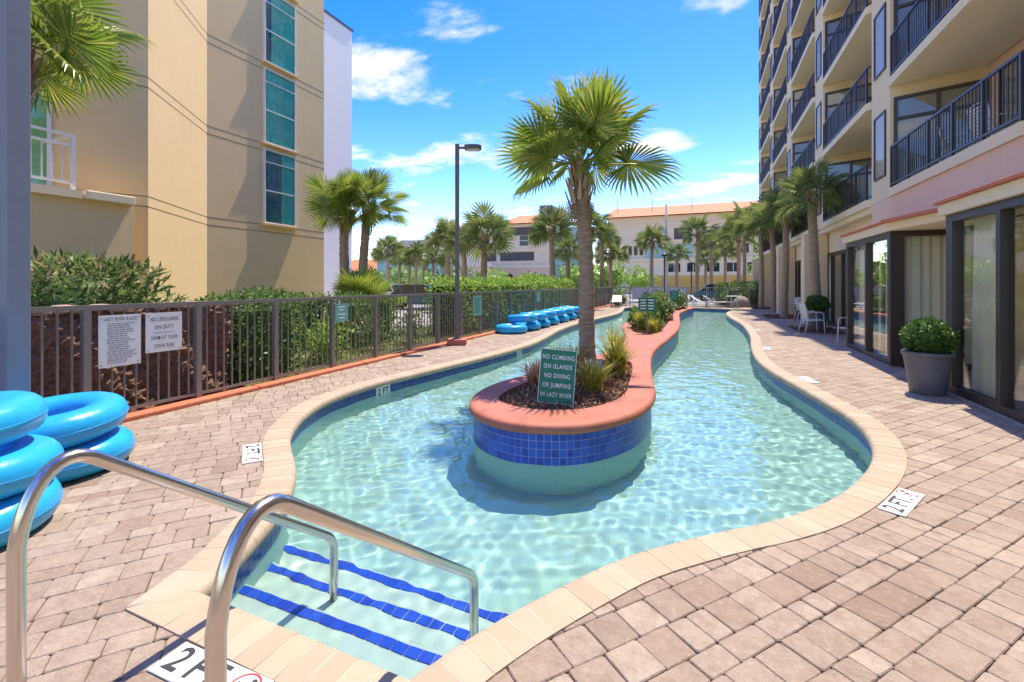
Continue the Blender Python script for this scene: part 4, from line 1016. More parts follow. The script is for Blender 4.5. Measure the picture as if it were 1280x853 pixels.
# ---- glazed ground floor bays
def curtain_mesh(length, h, seed, amp=.05, wl=.13, along='y'):
    rg = random.Random(seed); n = int(length/.016); v = []; f = []
    for i in range(n+1):
        s = length*i/n; ph = s/wl*6.283; a = amp*(.75*math.sin(ph+.8*math.sin(s*3.1+seed))+.3*math.sin(ph*.53+seed))
        for z, q in ((0, 1.15), (h*.5, 1.), (h, .55)): v.append((a*q, s, z) if along == 'y' else (s, a*q, z))
    f = [(3*i+k, 3*i+3+k, 3*i+4+k, 3*i+1+k) for i in range(n) for k in range(2)]
    return MB().add(v, f)
GX, GH = 3.17, 2.45
def bay(y0, y1, posts, curtains, end_face=False, seed=1):
    fr = MB()
    for y, w2 in posts: fr.bx(GX-.04, GX+.09, y-w2, y+w2, .0, GH-.002)
    fr.bx(GX-.038, GX+.088, y0, y1, .02, .12); fr.bx(GX-.038, GX+.088, y0, y1, GH-.11, GH-.002)
    part(fr, 'glazing_frame', 'bronze_frame', bev=.004)
    ys = [p[0] for p in posts]
    for a, b in zip(ys[:-1], ys[1:]): part(MB().bx(GX+.02, GX+.03, a+.02, b-.02, .1, GH-.1), 'pane', 'glass')
    for k, (a, b) in enumerate(curtains):
        c = curtain_mesh(b-a, GH-.16, seed+k); c.v = [(x+GX+.16, y+a, z+.06) for x, y, z in c.v]; part(c, 'curtain', 'curtain', smooth=True)
    part(MB().bx(GX+.1, 4.66, y0+.02, y1-.02, .0, .03), 'sill_floor', 'concrete')
    o = part(MB().bx(GX-.10, 4.05, y0-.06, y1+.06, GH, GH+.15), 'fascia', 'cream_trim')
    mb = MB(); yy = y0-.08
    while yy < y1+.08: mb.bx(GX-.15, GX+.02, yy, min(yy+.36, y1+.08)-.006, GH+.152+rnd.uniform(0, .008), GH+.20); yy += .36
    part(mb, 'roof_edge', 'red_trim', bev=.008)
    part(MB().bx(GX, 4.05, y0-.05, y1+.05, GH+.152, GH+.19), 'roof', 'red_trim')
    part(MB().bx(GX-.06, GX+.12, y0-.03, y1+.03, .001, .019), 'threshold', 'concrete')
bay(1.2, 8.27, [(1.3, .05), (2.5, .045), (3.65, .045), (4.8, .045), (5.9, .045), (7.03, .045), (8.17, .09)], [(2.7, 3.9), (4.6, 5.6), (6.0, 6.75), (7.22, 7.95)], seed=3)
bay(10.33, 13.1, [(10.40, .07), (11.7, .05), (13.03, .06)], [(10.6, 11.1), (11.4, 11.6), (12.2, 12.7)], seed=9)
# room behind the glass
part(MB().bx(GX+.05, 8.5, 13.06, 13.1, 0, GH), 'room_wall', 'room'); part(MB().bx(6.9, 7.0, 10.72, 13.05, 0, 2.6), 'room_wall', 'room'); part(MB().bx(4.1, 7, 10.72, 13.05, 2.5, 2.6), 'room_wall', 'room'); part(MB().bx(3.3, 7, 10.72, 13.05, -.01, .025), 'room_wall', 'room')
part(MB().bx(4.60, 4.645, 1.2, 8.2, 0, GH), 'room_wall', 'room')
# end face of the second bay with drawn curtains, and the notch roof
fr = MB(); yE = 10.36
for x, w2 in ((3.235, .10), (4.55, .05)): fr.bx(x-w2, x+w2, yE-.05, yE+.05, 0, GH-.004)
fr.bx(3.2, 4.6, yE-.045, yE+.045, .02, .12); fr.bx(3.2, 4.6, yE-.045, yE+.045, GH-.1, GH-.004); part(fr, 'glazing_frame', 'bronze_frame')
part(MB().bx(3.3, 4.52, yE-.005, yE+.005, .1, GH-.1), 'pane', 'glass')
c = curtain_mesh(1.2, GH-.15, 5, .045, .15, 'x'); c.v = [(x+3.32, y+yE+.12, z+.06) for x, y, z in c.v]; part(c, 'curtain', 'curtain', smooth=True)
part(MB().prism([(GX-.10, 10.30), (3.47, 8.30), (4.05, 8.30), (4.05, 10.30)], GH+.005, GH+.145), 'fascia', 'cream_trim')
mb = MB(); a, b = Vector((GX-.13, 10.27, 0)), Vector((3.45, 8.32, 0)); n = 6
for k in range(n):
    q = a.lerp(b, (k+.5)/n); mb.box((q.x, q.y, GH+.172), (.15, (b-a).length/n-.006, .046), math.atan2(-(b-a).x, (b-a).y))
part(mb, 'roof_edge', 'red_trim')
part(MB().bx(4.58, 4.72, 8.2, 10.5, 0, GH+.1), 'wall', 'cream_stucco')
# doors further along, set back under the balconies
for (y0, y1) in ((14.5, 19.9), (20.8, 26.3), (27.2, 32.7), (33.6, 39.1)):
    n = 4; fr = MB()
    for k in range(n+1): yy = y0+(y1-y0)*k/n; fr.bx(4.3, 4.42, yy-.05, yy+.05, 0, 2.62)
    for z in (.06, 2.56): fr.bx(4.302, 4.418, y0, y1, z-.05, z+.05)
    part(fr, 'glazing_frame', 'bronze_frame')
    for k in range(n): part(MB().bx(4.35, 4.36, y0+(y1-y0)*k/n+.05, y0+(y1-y0)*(k+1)/n-.05, .1, 2.52), 'pane', 'glass')
    part(MB().bx(4.28, 4.5, y0-.4, y1+.5, 2.625, S0-.165), 'fascia', 'cream_stucco')
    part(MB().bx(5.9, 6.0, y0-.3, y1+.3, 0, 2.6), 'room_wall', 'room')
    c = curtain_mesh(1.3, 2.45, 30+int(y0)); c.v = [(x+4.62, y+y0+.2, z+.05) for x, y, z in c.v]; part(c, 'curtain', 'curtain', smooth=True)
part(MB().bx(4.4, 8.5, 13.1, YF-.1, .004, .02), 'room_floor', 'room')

# ================================================================== TAN BUILDING BEHIND THE FENCE
TL = Vector((-14.5, 8, 0)); tan = empty('tan_building', TL); tag(tan, 'tan stucco building with white railed balconies and tall teal windows', 'building')
def tp(mb, name, mat, bev=0, smooth=False): return part(mb, name, mat, tan, TL, smooth, bev)
PLAN = [(-13.6, 13.9), (-13.6, 9.3), (-11.66, 6.62), (-13.9, 2.80), (-13.9, -6), (-26, -6), (-26, 13.9)]
TP = [q for q in PLAN][::-1]
tp(MB().prism(TP, -.05, 24), 'wall', 'tan_stucco')
def band(poly, z0, z1, d=.009):
    mb = MB(); pts = poly
    for (xa, ya), (xb, yb) in zip(pts[:-1], pts[1:]):
        dx, dy = xb-xa, yb-ya; l = math.hypot(dx, dy); nx, ny = -dy/l, dx/l
        if nx*(0-(xa+xb)/2)+ny*(2-(ya+yb)/2) < 0: nx, ny = -nx, -ny
        ex = .007
        mb.prism([(xa-dx/l*ex, ya-dy/l*ex), (xb+dx/l*ex, yb+dy/l*ex), (xb+dx/l*ex+nx*d, yb+dy/l*ex+ny*d), (xa-dx/l*ex+nx*d, ya-dy/l*ex+ny*d)] if (dx*ny-dy*nx) > 0 else [(xa, ya), (xa+nx*d, ya+ny*d), (xb+nx*d, yb+ny*d), (xb, yb)], z0, z1)
    return mb
simple('joint_sealant', (.30, .20, .11), .8)  # thin dark strips in place of recessed grooves
for z in (3.37, 6.08, 8.80, 11.5, 14.2):
    for q in (-.115, .115): tp(band(PLAN[:4], z+q-.012, z+q+.012, .003), 'control_joint', 'joint_sealant')
for (z0, z1, cur) in ((3.56, 6.02, 2), (6.26, 8.72, 1), (8.98, 11.4, 1), (11.7, 14.1, 1)):
    fr = MB(); X = -13.6; ya, yb = 11.22, 12.47
    tp(MB().bx(X+.004, X+.012, ya+.05, yb-.05, z0+.05, z1-.05), 'window_back', 'blue_metal')
    for y in (ya, yb): fr.bx(X, X+.085, y-.022, y+.022, z0-.025, z1+.025)
    H0 = z1-z0
    for z in (z0, z1, z1-H0*.17, z0+H0*.44): fr.bx(X, X+.08, ya, yb, z-.02, z+.02)
    w = tp(fr, 'window', 'white_paint')
    o = MB().bx(X+.055, X+.062, ya+.03, yb-.03, z0+.03, z1-.03).build('pane', 'teal_glass', w)
    tp(MB().bx(X, X+.16, ya-.1, yb+.1, z0-.09, z0-.042), 'sill', 'tan_stucco')
    if cur == 2:
        c = curtain_mesh(.5, H0-.1, 4, .016, .12); c.v = [(x+X+.032, y+yb-.55, z+z0+.05) for x, y, z in c.v]; c.build('curtain', 'teal_curtain', w, True)
    elif cur:
        c = curtain_mesh(yb-ya-.1 if z0 < 8 else .95, H0-.1, int(z0), .016, .12); o_ = (ya+.05) if z0 < 8 else ya+.26; c.v = [(x+X+.032, y+o_, z+z0+.05) for x, y, z in c.v]; c.build('curtain', 'teal_curtain', w, True)
# balcony block
tp(MB().bx(-14, -11.4, -3, 6.2, -.05, 3.18), 'balcony_block', 'tan_stucco')
def tan_balcony(z, yend):
    s = tp(MB().bx(-14, -11.32, -3, yend+.12, z, z+.16), 'balcony', 'cream_trim')
    mb = MB(); X = -11.42
    for q in (z+.30, z+1.02, z+1.22): mb.bx(X-.025, X+.025, -3, yend, q-.022, q+.022)
    yy = yend
    while yy > -3: mb.bx(X-.03, X+.03, yy-.03, yy+.03, z+.16, z+1.24); yy -= 1.55
    yy = yend-.155
    while yy > -3: mb.bx(X-.011, X+.011, yy-.011, yy+.011, z+.3, z+1.02); yy -= .155
    mb.bx(-13.2, X, yend-.02, yend+.02, z+1.2, z+1.24)
    mb.build('railing', 'white_paint', s)
tan_balcony(3.18, 5.15)
for z in (5.95, 8.7): tan_balcony(z, 4.95)
tp(MB().bx(-11.5, -11.25, 5.3, 6.15, 3.18, 3.36), 'planter_ledge', 'cream_trim', bev=.02)
d = Vector((-.505, -.863, 0)); nn = Vector((.863, -.505, 0))
for z in (3.34, 6.11, 8.9):
    fr = MB(); gl = MB(); a0 = math.atan2(d.y, d.x)
    c0 = Vector((-11.66, 6.62, 0))+d*2.5
    for s in (-.9, 0, .9): q = c0+d*s+nn*.03; fr.box((q.x, q.y, z+1.15), (.07, .08, 2.3), a0)
    for zz in (.04, 2.28): q = c0+nn*.03; fr.box((q.x, q.y, z+zz), (1.85, .078, .07), a0)
    w = tp(fr, 'glass_door', 'white_paint'); q = c0+nn*.025; gl.box((q.x, q.y, z+1.15), (1.8, .01, 2.25), a0); gl.build('pane', 'teal_glass', w)
# ---- white tower further back
simple('tower_white', (.86, .84, .80), .9, var=.04)
o = empty('white_tower', (-26, 20, 0)); MB().bx(-4, 4, -5, 5, -.05, 18.6).build('wall', 'tower_white', o); MB().bx(-4.08, 4.08, -5.08, 5.08, 18.6, 18.75).build('parapet', 'blue_metal', o); MB().bx(4.0, 4.03, -5, 5, 5.9, 5.96).build('joint_line', 'concrete', o); tag(o, 'plain white tower block with a blue roof edge behind the tan building', 'building')

# ---- rough brown wall, hedges, shrubs behind the fence
o = empty('garden_wall', (-6.62, 2.4, 0)); rgw = np.random.default_rng(6)
ny_, nz_ = 110, 34; YY, ZZ = np.meshgrid(np.linspace(-2.6, 2.32, ny_), np.linspace(-.05, 1.2, nz_)); XX = .2+rgw.uniform(-.035, .03, YY.shape)+.03*np.sin(YY*7+ZZ*5)
idx = np.arange(ny_*nz_).reshape(nz_, ny_); F = np.stack([idx[:-1, :-1], idx[:-1, 1:], idx[1:, 1:], idx[1:, :-1]], -1).reshape(-1, 4)
mb = MB(); mb.add(np.stack([XX, YY, ZZ], -1).reshape(-1, 3).tolist(), F.tolist()); mb.bx(-.25, .14, -2.6, 2.32, -.05, 1.19); mb.build('face', 'brown_rock', o)
rgr = random.Random(12); yy = -2.6
while yy < 2.25:
    l = rgr.uniform(.12, .2); q = MB().box((rgr.uniform(.0, .05), yy+l/2, 1.205+rgr.uniform(-.008, .012)), (.42, l-.012, rgr.uniform(.05, .075)), rgr.uniform(-.06, .06), rgr.uniform(-.05, .05), rgr.uniform(-.06, .06)).build('cap_stone', 'brown_cap', o); bevel(q, .015, 1); yy += l
tag(o, 'rough brown garden wall behind the white fence signs', 'wall')
def hedge(name, x0, x1, y0, y1, z1, n, size, mat, label, seed, group='hedges behind the fence'):
    o = empty(name, ((x0+x1)/2, (y0+y1)/2, 0)); a, b = (x1-x0)/2, (y1-y0)/2; leaf_box('foliage', -a, a, -b, b, 0, z1, n, size, mat, o, seed); return tag(o, label, 'hedge', group)
hedge('hedge', -7.6, -6.45, 4.85, 6.15, 1.24, 4200, .085, 'hedge_leaf', 'dark green hedge at the end of the brown garden wall', 1)
hedge('hedge', -9.4, -8.2, 6.4, 8.6, 1.25, 3600, .095, 'hedge_leaf', 'dark hedge set back behind the small teal fence sign', 2)
hedge('hedge', -8.6, -7.6, 8.5, 10.4, 1.15, 3300, .095, 'hedge_leaf', 'hedge between the teal fence sign and the driveway', 3)
hedge('hedge', -7.7, -6.5, 11.9, 18.5, 1.6, 9500, .10, 'bright_leaf', 'bright green hedge rising above the fence past the lamp post', 4)
hedge('hedge', -8.2, -6.6, 18.6, 32.0, 1.7, 8500, .14, 'bright_leaf', 'long bright green hedge behind the row of inner tubes', 5)
for i, (x, y, h, r) in enumerate([(-7.1, 7.4, .55, .35), (-7.0, 8.6, .5, .3), (-6.75, 6.9, .4, .26), (-6.8, 9.9, .5, .3), (-7.9, 7.0, .6, .35)]):
    o = empty('shrub', (x, y, 0)); leaf_ball('foliage', (0, 0, h*.8), (r, r, h*.85), 420, .11, 'shrub_leaf' if i % 2 else 'bright_leaf', o, 80+i, .18, .45, up=.8); MB().tube([(0, 0, -.05), (0, 0, h*.5)], .015, 6).build('stem', 'trunk', o); tag(o, 'small loose shrub on the grass strip behind the fence', 'shrub', 'shrubs on the grass strip')
o = empty('oleander_bush', (-8.9, 4.15, 0)); leaf_ball('foliage', (0, 0, 1.15), (1.0, 1.0, .72), 3000, .2, 'shrub_leaf', o, 5, .10, .7, .22, .5)
for k in range(5): MB().tube([(.1*math.cos(k), .1*math.sin(k), -.05), (.35*math.cos(k*1.3), .35*math.sin(k*1.3), .9)], .02, 6).build('stem', 'trunk', o)
tag(o, 'bushy oleander above the brown wall at the foot of the tan building', 'bush')
o = empty('fan_palm_shrub', (-9.5, 11.25, 0)); rgp = random.Random(3)
for k in range(16):
    M = fmat(k*2.4+rgp.uniform(-.2, .2), R(rgp.uniform(15, 80)), rgp.uniform(-.5, .5), rgp.uniform(.85, 1.1)); c = link('frond', rgp.choice(FROND_ME), o); c.matrix_local = Matrix.Translation((0, 0, .65)) @ M
MB().lathe([(.16, -.1), (.18, .3), (.12, .7)], n=10).build('trunk', 'leaf_base', o, True); tag(o, 'low spiky fan palm shrub beside the twin palms', 'shrub')
for i, (x, y, s) in enumerate([(-11.5, 13.2, .6), (-10.2, 12.9, .5)]):
    o = empty('shrub', (x, y, 0)); leaf_ball('foliage', (0, 0, s*.8), (s, s, s*.8), 700, .16, 'bright_leaf', o, 95+i, .15, .6); MB().tube([(0, 0, -.05), (0, 0, s*.5)], .02, 6).build('stem', 'trunk', o); tag(o, 'rounded green shrub at the foot of the twin palms', 'shrub', 'shrubs under the twin palms')

# ================================================================== POTS, CHAIRS, LOUNGERS
def planter(x, y, s, label, seed):
    o = empty('planter_pot', (x, y, 0)); prof = [(.185, 0), (.195, .01), (.225, .25), (.262, .50), (.268, .515), (.282, .52), (.284, .565), (.275, .575), (.262, .57), (.255, .52)]
    MB().lathe([(r*s, z*s) for r, z in prof], n=40, capt=False).build('pot', 'pot', o, True); MB().lathe([(.255*s, .52*s), (.01, .53*s)], n=24, capb=False).build('soil', 'mulch_soil', o)
    leaf_ball('foliage', (0, 0, .76*s), (.285*s, .285*s, .25*s), 3400, .052*s, 'box_leaf', o, seed, .05, .82, .5)
    MB().tube([(0, 0, .5*s), (0, 0, .7*s)], .02, 6).build('stem', 'trunk', o)
    return tag(o, label, 'planter', 'potted boxwoods along the hotel glass')
planter(2.86, 8.06, 1.0, 'clipped boxwood in a grey round pot between the two glazed bays', 2)
planter(3.32, 17.05, 1.12, 'clipped boxwood in a grey pot in front of the hotel palm', 3)
planter(3.95, 15.4, 1.0, 'boxwood pot tucked against the recessed glass doors', 4)
def patio_chair():
    o = empty('patio_chair'); T = lambda n, p, r=.014: MB().tube(p, r, 8).build(n, 'white_metal', o, True)
    for s in (-1, 1):
        T('leg', [(s*.25, -.24, 0), (s*.26, -.22, .3), (s*.26, -.2, .62), (s*.26, -.12, .66), (s*.26, .12, .66), (s*.25, .24, .6)])
        T('leg', [(s*.25, .30, 0), (s*.24, .2, .4)])
        T('back_post', [(s*.23, .18, .40), (s*.22, .28, .9)])
    T('seat_frame', [(-.24, -.2, .42), (.24, -.2, .42), (.24, .2, .40), (-.24, .2, .40), (-.24, -.2, .42)])
    T('top_rail', [(-.22, .28, .9), (0, .3, .94), (.22, .28, .9)])
    sm = MB().box((0, 0, 0), (.46, .045, .006)).mesh('strap', 'white_metal')
    for k in range(8): link('strap', sm, o, (0, -.18+k*.052, .424-.002*k))
    for k in range(8): link('strap', sm, o, (0, .192+k*.0125, .46+k*.058), (R(80), 0, 0), (.95, 1, 1))
    return o
pc = patio_chair(); gc = 'white strap patio chairs'
spots = [(3.42, 13.55, -50, 'white strap chair just past the second glazed bay'), (3.05, 16.3, 100, 'white strap chair half hidden by the second planter pot'), (3.75, 20.9, 60, 'white strap chair at the hotel column, turned to the pool'), (3.9, 22.2, 120, 'white strap chair between the column and the mulch palm'), (3.95, 25.6, 80, 'white strap chair past the mulch palm'), (4.0, 29.5, 100, 'white strap chair at the far end of the hotel doors')]
for i, (x, y, a, lb) in enumerate(spots):
    o = pc if i == 0 else copy_tree(pc); o.location = (x, y, .002); o.rotation_euler = (0, 0, R(a)); tag(o, lb, 'chair', gc)
for (x, y, a, lb) in ((4.75, 9.2, 75, 'white chair on the first-floor hotel balcony above the glazed bay, by the sliding doors'), (4.7, 10.6, 100, 'white chair on the first-floor hotel balcony above the glazed bay, mid railing'), (4.65, 11.7, 60, 'white chair on the first-floor hotel balcony above the glazed bay, beside the end wall')):
    o = copy_tree(pc); o.location = (x, y, 3.692); o.rotation_euler = (0, 0, R(a)); tag(o, lb, 'chair', 'white chairs on the first-floor balcony')
def patio_table(x, y, label):
    o = empty('patio_table', (x, y, 0)); MB().lathe([(.45, .70), (.46, .71), (.46, .73), (.44, .735)], n=28).build('table_top', 'white_metal', o, True)
    for k in range(4): a = k*math.pi/2+.6; MB().tube([(.3*math.cos(a), .3*math.sin(a), 0), (.2*math.cos(a), .2*math.sin(a), .71)], .015, 8).build('leg', 'white_metal', o, True)
    return tag(o, label, 'table')
patio_table(3.85, 21.6, 'round white patio table by the hotel column')
def lounger():
    o = empty('sun_lounger')
    for s in (-1, 1):
        MB().tube([(s*.31, -.95, .33), (s*.31, .95, .33)], .02, 8).build('side_rail', 'white_metal', o, True)
        for y in (-.8, .65): MB().tube([(s*.31, y-.06, 0), (s*.31, y-.05, .28), (s*.31, y, .33), (s*.31, y+.05, .28), (s*.31, y+.06, 0)], .018, 8).build('leg', 'white_metal', o, True)
    sm = MB().box((0, 0, 0), (.62, .09, .01)).mesh('strap', 'white_paint')
    for k in range(12): link('strap', sm, o, (0, -.9+k*.105, .35))
    for k in range(6): link('strap', sm, o, (0, .38+k*.085, .39+k*.06), (R(35), 0, 0))
    MB().tube([(-.3, .36, .36), (-.3, .88, .74), (.3, .88, .74), (.3, .36, .36)], .016, 8).build('back_frame', 'white_metal', o, True)
    return o
lg = lounger()
for i, (x, y, a, lb) in enumerate([(-4.2, 32.45, 95, 'white lounger by the far fence at the fence corner'), (-2.25, 32.5, 85, 'white lounger by the far fence behind the island shrubs'), (.15, 32.5, 80, 'white lounger by the far fence behind the island tip'), (.95, 32.45, 100, 'white lounger by the far fence beside the small table'), (-5.2, 30.6, 5, 'flat white lounger along the side fence past the tubes')]):
    o = lg if i == 0 else copy_tree(lg); o.location = (x, y, .002); o.rotation_euler = (0, 0, R(a)); tag(o, lb, 'lounger', 'white loungers at the far end')
patio_table(1.85, 32.4, 'small white table by the far fence beside the loungers')
o = empty('boulder', (2.35, 33.6, 0)); mb = MB().lathe([(.5, -.1), (.55, .2), (.42, .5), (.2, .66), (.05, .7)], n=14); rgb = random.Random(4); mb.v = [(x*rgb.uniform(.9, 1.1), y*rgb.uniform(.9, 1.1), z) for x, y, z in mb.v]; mb.build('rock', 'stone', o, True); tag(o, 'grey boulder behind the far fence among the shrubs', 'boulder')
for i, (x, y, r, h, m2, lb) in enumerate([(2.0, 35.0, .75, .75, 'hedge_leaf', 'dark round shrub beside the boulder behind the far fence'), (3.3, 35.2, .8, .8, 'hedge_leaf', 'dark round shrub at the hotel corner behind the far fence'), (-5.3, 32.2, .4, .45, 'shrub_leaf', 'small shrub in the far fence corner'), (4.8, 36.5, 1.2, 1.5, 'bright_leaf', 'tall bright shrub at the hotel end')]):
    o = empty('shrub', (x, y, 0)); leaf_ball('foliage', (0, 0, h), (r, r, h), 1100, .16, m2, o, 120+i, .12, .7); MB().tube([(0, 0, -.05), (0, 0, h)], .03, 6).build('stem', 'trunk', o); tag(o, lb, 'shrub')
hedge('hedge', .9, 4.9, 36.2, 37.2, 1.55, 2600, .15, 'hedge_leaf', 'tall dark hedge beyond the far fence near the hotel', 14, 'hedges beyond the far fence')

# ================================================================== BEYOND
def lamp(x, y, h, label, mat='bronze_frame'):
    o = empty('lamp_post', (x, y, 0)); MB().lathe([(.10, 0), (.10, .3), (.06, .35), (.05, h)], n=12).build('pole', mat, o, True); mb = MB().lathe([(.05, h), (.22, h+.06), (.24, h+.14), (.1, h+.24)], n=14); mb.build('lamp_head', mat, o, True); return tag(o, label, 'lamp post')
lamp(-2.6, 36.0, 3.5, 'black lamp post just beyond the far fence'); lamp(-.9, 44, 3.2, 'thin black lamp post farther beyond the far fence')
o = empty('utility_mast', (-4.1, 60, 0)); MB().tube([(0, 0, 0), (0, 0, 11.3)], [.2, .13], 10).build('pole', 'concrete', o, True); MB().box((-.5, 0, 8.2), (1.1, .2, .5), 0, 0, R(35)).build('flood_light', 'concrete', o); tag(o, 'tall grey mast with a floodlight before the cream parking block', 'mast')
o = empty('utility_pole', (-16.0, 27.5, 0)); MB().tube([(0, 0, 0), (0, 0, 6.2)], [.13, .1], 10).build('pole', 'cream_trim', o, True); MB().tube([(0, 0, 4.4), (.9, .3, 5.0)], .04, 8).build('arm', 'cream_trim', o, True); tag(o, 'pale pole with a slanted arm at the corner of the parking block', 'pole')
# cars
def car(x, y, rz, paint, label):
    o = empty('parked_car', (x, y, 0), rz); w2 = .86
    low = [(-2.2, .35), (-2.25, .62), (-2.1, .82), (-1.3, .92), (1.0, .92), (2.0, .80), (2.22, .6), (2.2, .35)]; cab = [(-1.75, .88), (-1.2, 1.38), (-.9, 1.46), (.2, 1.46), (.5, 1.38), (1.15, .88)]
    def ext(pr, a): mb = MB(); n = len(pr); mb.add([(q, -a, z) for q, z in pr]+[(q, a, z) for q, z in pr], [tuple(range(n)), tuple(range(2*n-1, n-1, -1))]+[(i, n+i, n+(i+1) % n, (i+1) % n) for i in range(n)]); return mb
    bevel(ext(low, w2).build('body', paint, o), .06); c = ext(cab, .72).build('cabin', 'car_glass', o); bevel(c, .05); ext([(-1.2, 1.40), (-.9, 1.475), (.2, 1.475), (.5, 1.40)], .7).build('roof', paint, c)
    for q in (-1.75, -.35, 1.1): MB().box((q*.62+.0, 0, 1.15), (.07, 1.47, .6), 0, 0, .35 if q > 0 else (-.5 if q < -1 else 0)).build('pillar', paint, c)
    for sx in (-1.4, 1.4):
        for sy in (-1, 1):
            wl = MB(); wl.tube([(sx, sy*.68, .32), (sx, sy*.88, .32)], .32, 18).build('wheel', 'rubber', o, False); MB().tube([(sx, sy*.86, .32), (sx, sy*.89, .32)], .18, 12).build('rim', 'concrete', o.children[-1])
    for sy in (-1, 1): MB().box((2.19, sy*.6, .66), (.08, .34, .14)).build('headlight', 'lens', o)
    return tag(o, label, 'car')
car(-20.5, 29.5, R(15), 'car_white', 'white parked car behind the fence, before the row of small palms'); car(-15.5, 23.6, R(20), 'car_teal', 'dark teal parked car behind the fence at the end of the driveway')
car(-6, 58, R(5), 'car_white', 'white car parked beyond the far fence'); car(1.5, 43, R(3), 'car_teal', 'dark car parked beyond the far fence near the hotel')
o = empty('street_banner', (-3.2, 39, 0)); MB().box((0, 0, .75), (4.2, .03, 1.0)).build('cloth', 'banner', o)
for s in (-1, 1): MB().tube([(s*2.1, .03, 0), (s*2.1, .03, 1.3)], .03, 8).build('pole', 'white_metal', o)
tag(o, 'blue and white banner on poles beyond the far fence', 'banner')
# parking blocks with orange roofs
def block(name, loc, x0, x1, depth, zt, label):
    o = empty(name, loc); o_ = Vector(loc); return tag(o, label, 'building')
Y0 = 75
o = block('parking_block', (-34, Y0, 0), 0, 0, 0, 0, 'white parking block with an orange tiled roof behind the palms'); P_ = lambda mb, n, m: mb.build(n, m, o)
P_(MB().bx(-12, 10, 0, 16, 0, 11.9), 'wall', 'white_stucco'); P_(MB().bx(-12.1, 10.1, -.4, 0, 0, 4.2), 'arcade', 'pink_stucco'); P_(MB().bx(-12.2, 10.3, -.6, .1, 4.2, 4.7), 'cornice', 'cream_trim')
for (a, b) in ((-3.6, .2), (1.0, 7.3)): w = P_(MB().bx(a, b, -.05, .02, 5.5, 7.0), 'opening', 'garage_dark')  # dark panels on the wall, painted as the shade inside garage slots
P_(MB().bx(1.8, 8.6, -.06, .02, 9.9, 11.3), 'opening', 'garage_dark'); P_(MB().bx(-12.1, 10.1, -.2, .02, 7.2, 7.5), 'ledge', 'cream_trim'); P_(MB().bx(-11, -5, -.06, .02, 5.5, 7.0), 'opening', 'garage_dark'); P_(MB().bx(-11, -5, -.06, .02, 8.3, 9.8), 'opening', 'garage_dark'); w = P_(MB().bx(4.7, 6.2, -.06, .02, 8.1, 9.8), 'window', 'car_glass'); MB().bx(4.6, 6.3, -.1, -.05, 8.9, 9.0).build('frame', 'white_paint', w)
for k in range(7): w = P_(MB().lathe([(.55, 0), (.55, .08)], n=16) if k > 2 else MB().bx(-.6, .6, -.6, .6, 0, .08), 'window', 'car_glass'); w.location = (-9+k*3.0, -.4, 2.7); w.rotation_euler = (math.pi/2, 0, 0)
mb = MB(); mb.add([(1, -1, 11.9), (10.6, -1, 11.9), (10.6, 9, 14.7), (1, 9, 14.7), (1, 9, 11.9), (10.6, 9, 11.9)], [(0, 1, 2, 3), (0, 3, 4), (1, 5, 2), (3, 2, 5, 4)]); P_(mb, 'roof', 'roof_tile')
P_(MB().bx(-9, -1, 4, 12, 11.9, 13.2), 'roof_room', 'white_stucco'); P_(MB().bx(10.6, 14.5, 1, 12, 0, 11.0), 'teal_wing', 'teal_screen'); P_(MB().bx(7.6, 9.8, 2, 5, 13.2, 15.2), 'stair_tower', 'grey_roof')
o = block('parking_block', (-5, Y0, 0), 0, 0, 0, 0, 'cream parking block with a long orange roof and a yellow base beyond the far fence')
P_(MB().bx(-9, 14, 0, 16, 0, 12.0), 'wall', 'white_stucco'); P_(MB().bx(-9.2, 14.2, -.5, 0, 0, 5.0), 'arcade', 'cream_trim'); P_(MB().bx(-9.3, 14.3, -.7, .05, 5.0, 5.4), 'cornice', 'cream_trim'); P_(MB().bx(-4.8, 14, -.9, -.5, 0, 2.75), 'yellow_wall', 'yellow_paint')
for (a, b, c, d) in ((1.0, 3.2, 8.2, 10.0), (5.0, 7.4, 8.2, 10.0), (4.4, 6.4, 6.2, 7.6)): P_(MB().bx(a, b, -.06, .03, c, d), 'opening', 'garage_dark')  # flat dark panels, slot shade put into their colour
P_(MB().bx(-3.2, .4, -.12, .0, 5.5, 7.9), 'screen', 'teal_screen')
for k in range(6): P_(MB().bx(-8.4+k*.86, -7.9+k*.86, -.07, .03, 6.0, 7.4), 'window', 'car_glass')
for k in range(3): P_(MB().bx(7.6+k*2.1, 9.1+k*2.1, -.07, .03, 6.0, 7.4), 'window', 'car_glass')
P_(MB().bx(-9.1, 14.1, -.2, .02, 8.0, 8.25), 'ledge', 'cream_trim'); P_(MB().bx(-9.1, 14.1, -.2, .02, 10.6, 10.8), 'ledge', 'cream_trim'); P_(MB().bx(.6, 3.6, -.12, .0, 5.6, 7.6), 'screen', 'teal_screen')
for k in range(5): w = P_(MB().bx(.2+k*2.7, 1.9+k*2.7, -.56, -.45, 3.3, 4.6), 'window', 'car_glass'); MB().bx(1.0+k*2.7, 1.08+k*2.7, -.6, -.55, 3.3, 4.6).build('mullion', 'white_paint', w)
mb = MB(); mb.add([(-9.6, -1, 12.0), (14.6, -1, 12.0), (14.6, 9, 14.9), (-9.6, 9, 14.9), (-9.6, 9, 12), (14.6, 9, 12)], [(0, 1, 2, 3), (0, 3, 4), (1, 5, 2), (3, 2, 5, 4)]); P_(mb, 'roof', 'roof_tile')
for x in (-8, -2.5, 3.5): P_(MB().tube([(x, 3, 12.5), (x, 3, 15.2)], .06, 6), 'antenna', 'concrete')
P_(MB().bx(14, 15, 2, 12, 0, 9.5), 'teal_wing', 'teal_screen')
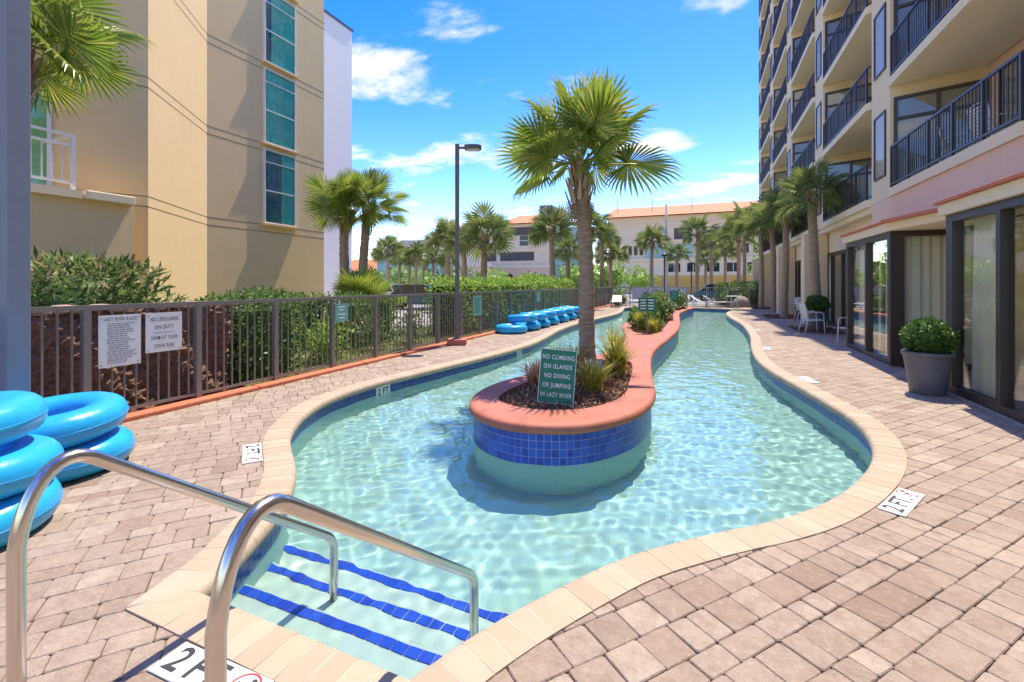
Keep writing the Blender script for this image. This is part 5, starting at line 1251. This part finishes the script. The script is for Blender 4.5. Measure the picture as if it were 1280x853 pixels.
# gabled houses and far greenery
def house(x, y, w2, h, hr, roof, label, wall='white_stucco'):
    o = empty('gabled_house', (x, y, 0), R(20)); MB().bx(-w2, w2, -3, 3, 0, h).build('wall', wall, o); mb = MB(); e = .4
    mb.add([(-w2-e, -3.4, h-.1), (w2+e, -3.4, h-.1), (w2+e, 3.4, h-.1), (-w2-e, 3.4, h-.1), (-w2*.4, 0, h+hr), (w2*.4, 0, h+hr)], [(0, 1, 5, 4), (2, 3, 4, 5), (1, 2, 5), (3, 0, 4), (3, 2, 1, 0)]); mb.build('roof', roof, o)
    for k in range(3): MB().bx(-w2*.7+k*w2*.6, -w2*.7+k*w2*.6+.9, -3.03, -2.95, h*.45, h*.75).build('window', 'car_glass', o)
    return tag(o, label, 'house', 'houses behind the car park')
house(-41, 60, 4.6, 5.2, 3.0, 'grey_roof', 'house with a steep grey roof behind the row of small palms', 'teal_screen'); house(-50, 60, 4.5, 3.6, 1.8, 'roof_tile', 'low house with an orange roof behind the car park'); house(-35, 66, 4.0, 4.2, 2.2, 'grey_roof', 'smaller grey roofed house beside the parking block')
gt = 'leafy trees beyond the deck'
for i, (x, y, r, h, m2, lb) in enumerate([(-10.5, 42, 1.6, 1.8, 'bright_leaf', 'round bright tree past the far fence corner'), (-8.3, 46, 1.9, 2.2, 'bright_leaf', 'leafy tree between the two parking blocks'), (-12.5, 50, 2.4, 2.4, 'hedge_leaf', 'dark tree between the two parking blocks'), (-6.2, 52, 1.5, 1.7, 'bright_leaf', 'small bright tree before the cream block'), (-13.5, 38, 1.4, 1.3, 'bright_leaf', 'low bright tree behind the long hedge'),
        (-30, 46, 2.2, 1.6, 'bright_leaf', 'wide low tree behind the car park palms'), (-26, 46, 2.4, 1.9, 'hedge_leaf', 'dark low tree behind the car park palms'), (-34, 48, 2.6, 2.2, 'bright_leaf', 'leafy tree at the grey roofed house'), (-22, 48, 2.2, 1.7, 'bright_leaf', 'leafy tree at the white parking block'), (-38, 47, 2.4, 1.8, 'hedge_leaf', 'dark tree behind the white tower'), (5.6, 46, 1.8, 3.0, 'bright_leaf', 'bright tree at the far end of the hotel'), (8.5, 50, 2.6, 3.2, 'hedge_leaf', 'dark tree beyond the hotel end')]):
    o = empty('leafy_tree', (x, y, 0)); leaf_ball('crown', (0, 0, h), (r, r, h*.8), 1300, .3, m2, o, 150+i, .16, .6); MB().tube([(0, 0, -.1), (.1, 0, h)], [.14, .08], 8).build('trunk', 'trunk', o); tag(o, lb, 'tree', gt)
hedge('hedge', -34, -16, 41.5, 43, 1.3, 3500, .25, 'bright_leaf', 'long low hedge at the back of the car park', 15, 'hedges beyond the far fence')
# far belt of trees at the horizon
rng = np.random.default_rng(77); n = 16000; a = rng.uniform(-400, 300, n); P = np.c_[a, 135+rng.uniform(0, 20, n), np.abs(rng.normal(0, 1, n))*2.2+2*np.abs(np.sin(a*.07)+np.sin(a*.19))]
v, f = leaves(P, 2.2, rng, .8); tag(link('treeline', np_mesh('treeline', v, f, 'hedge_leaf')), 'dark green belt of trees along the horizon', 'trees', kind='stuff')

for o in RECEIVERS: o.cycles.is_caustics_receiver = True
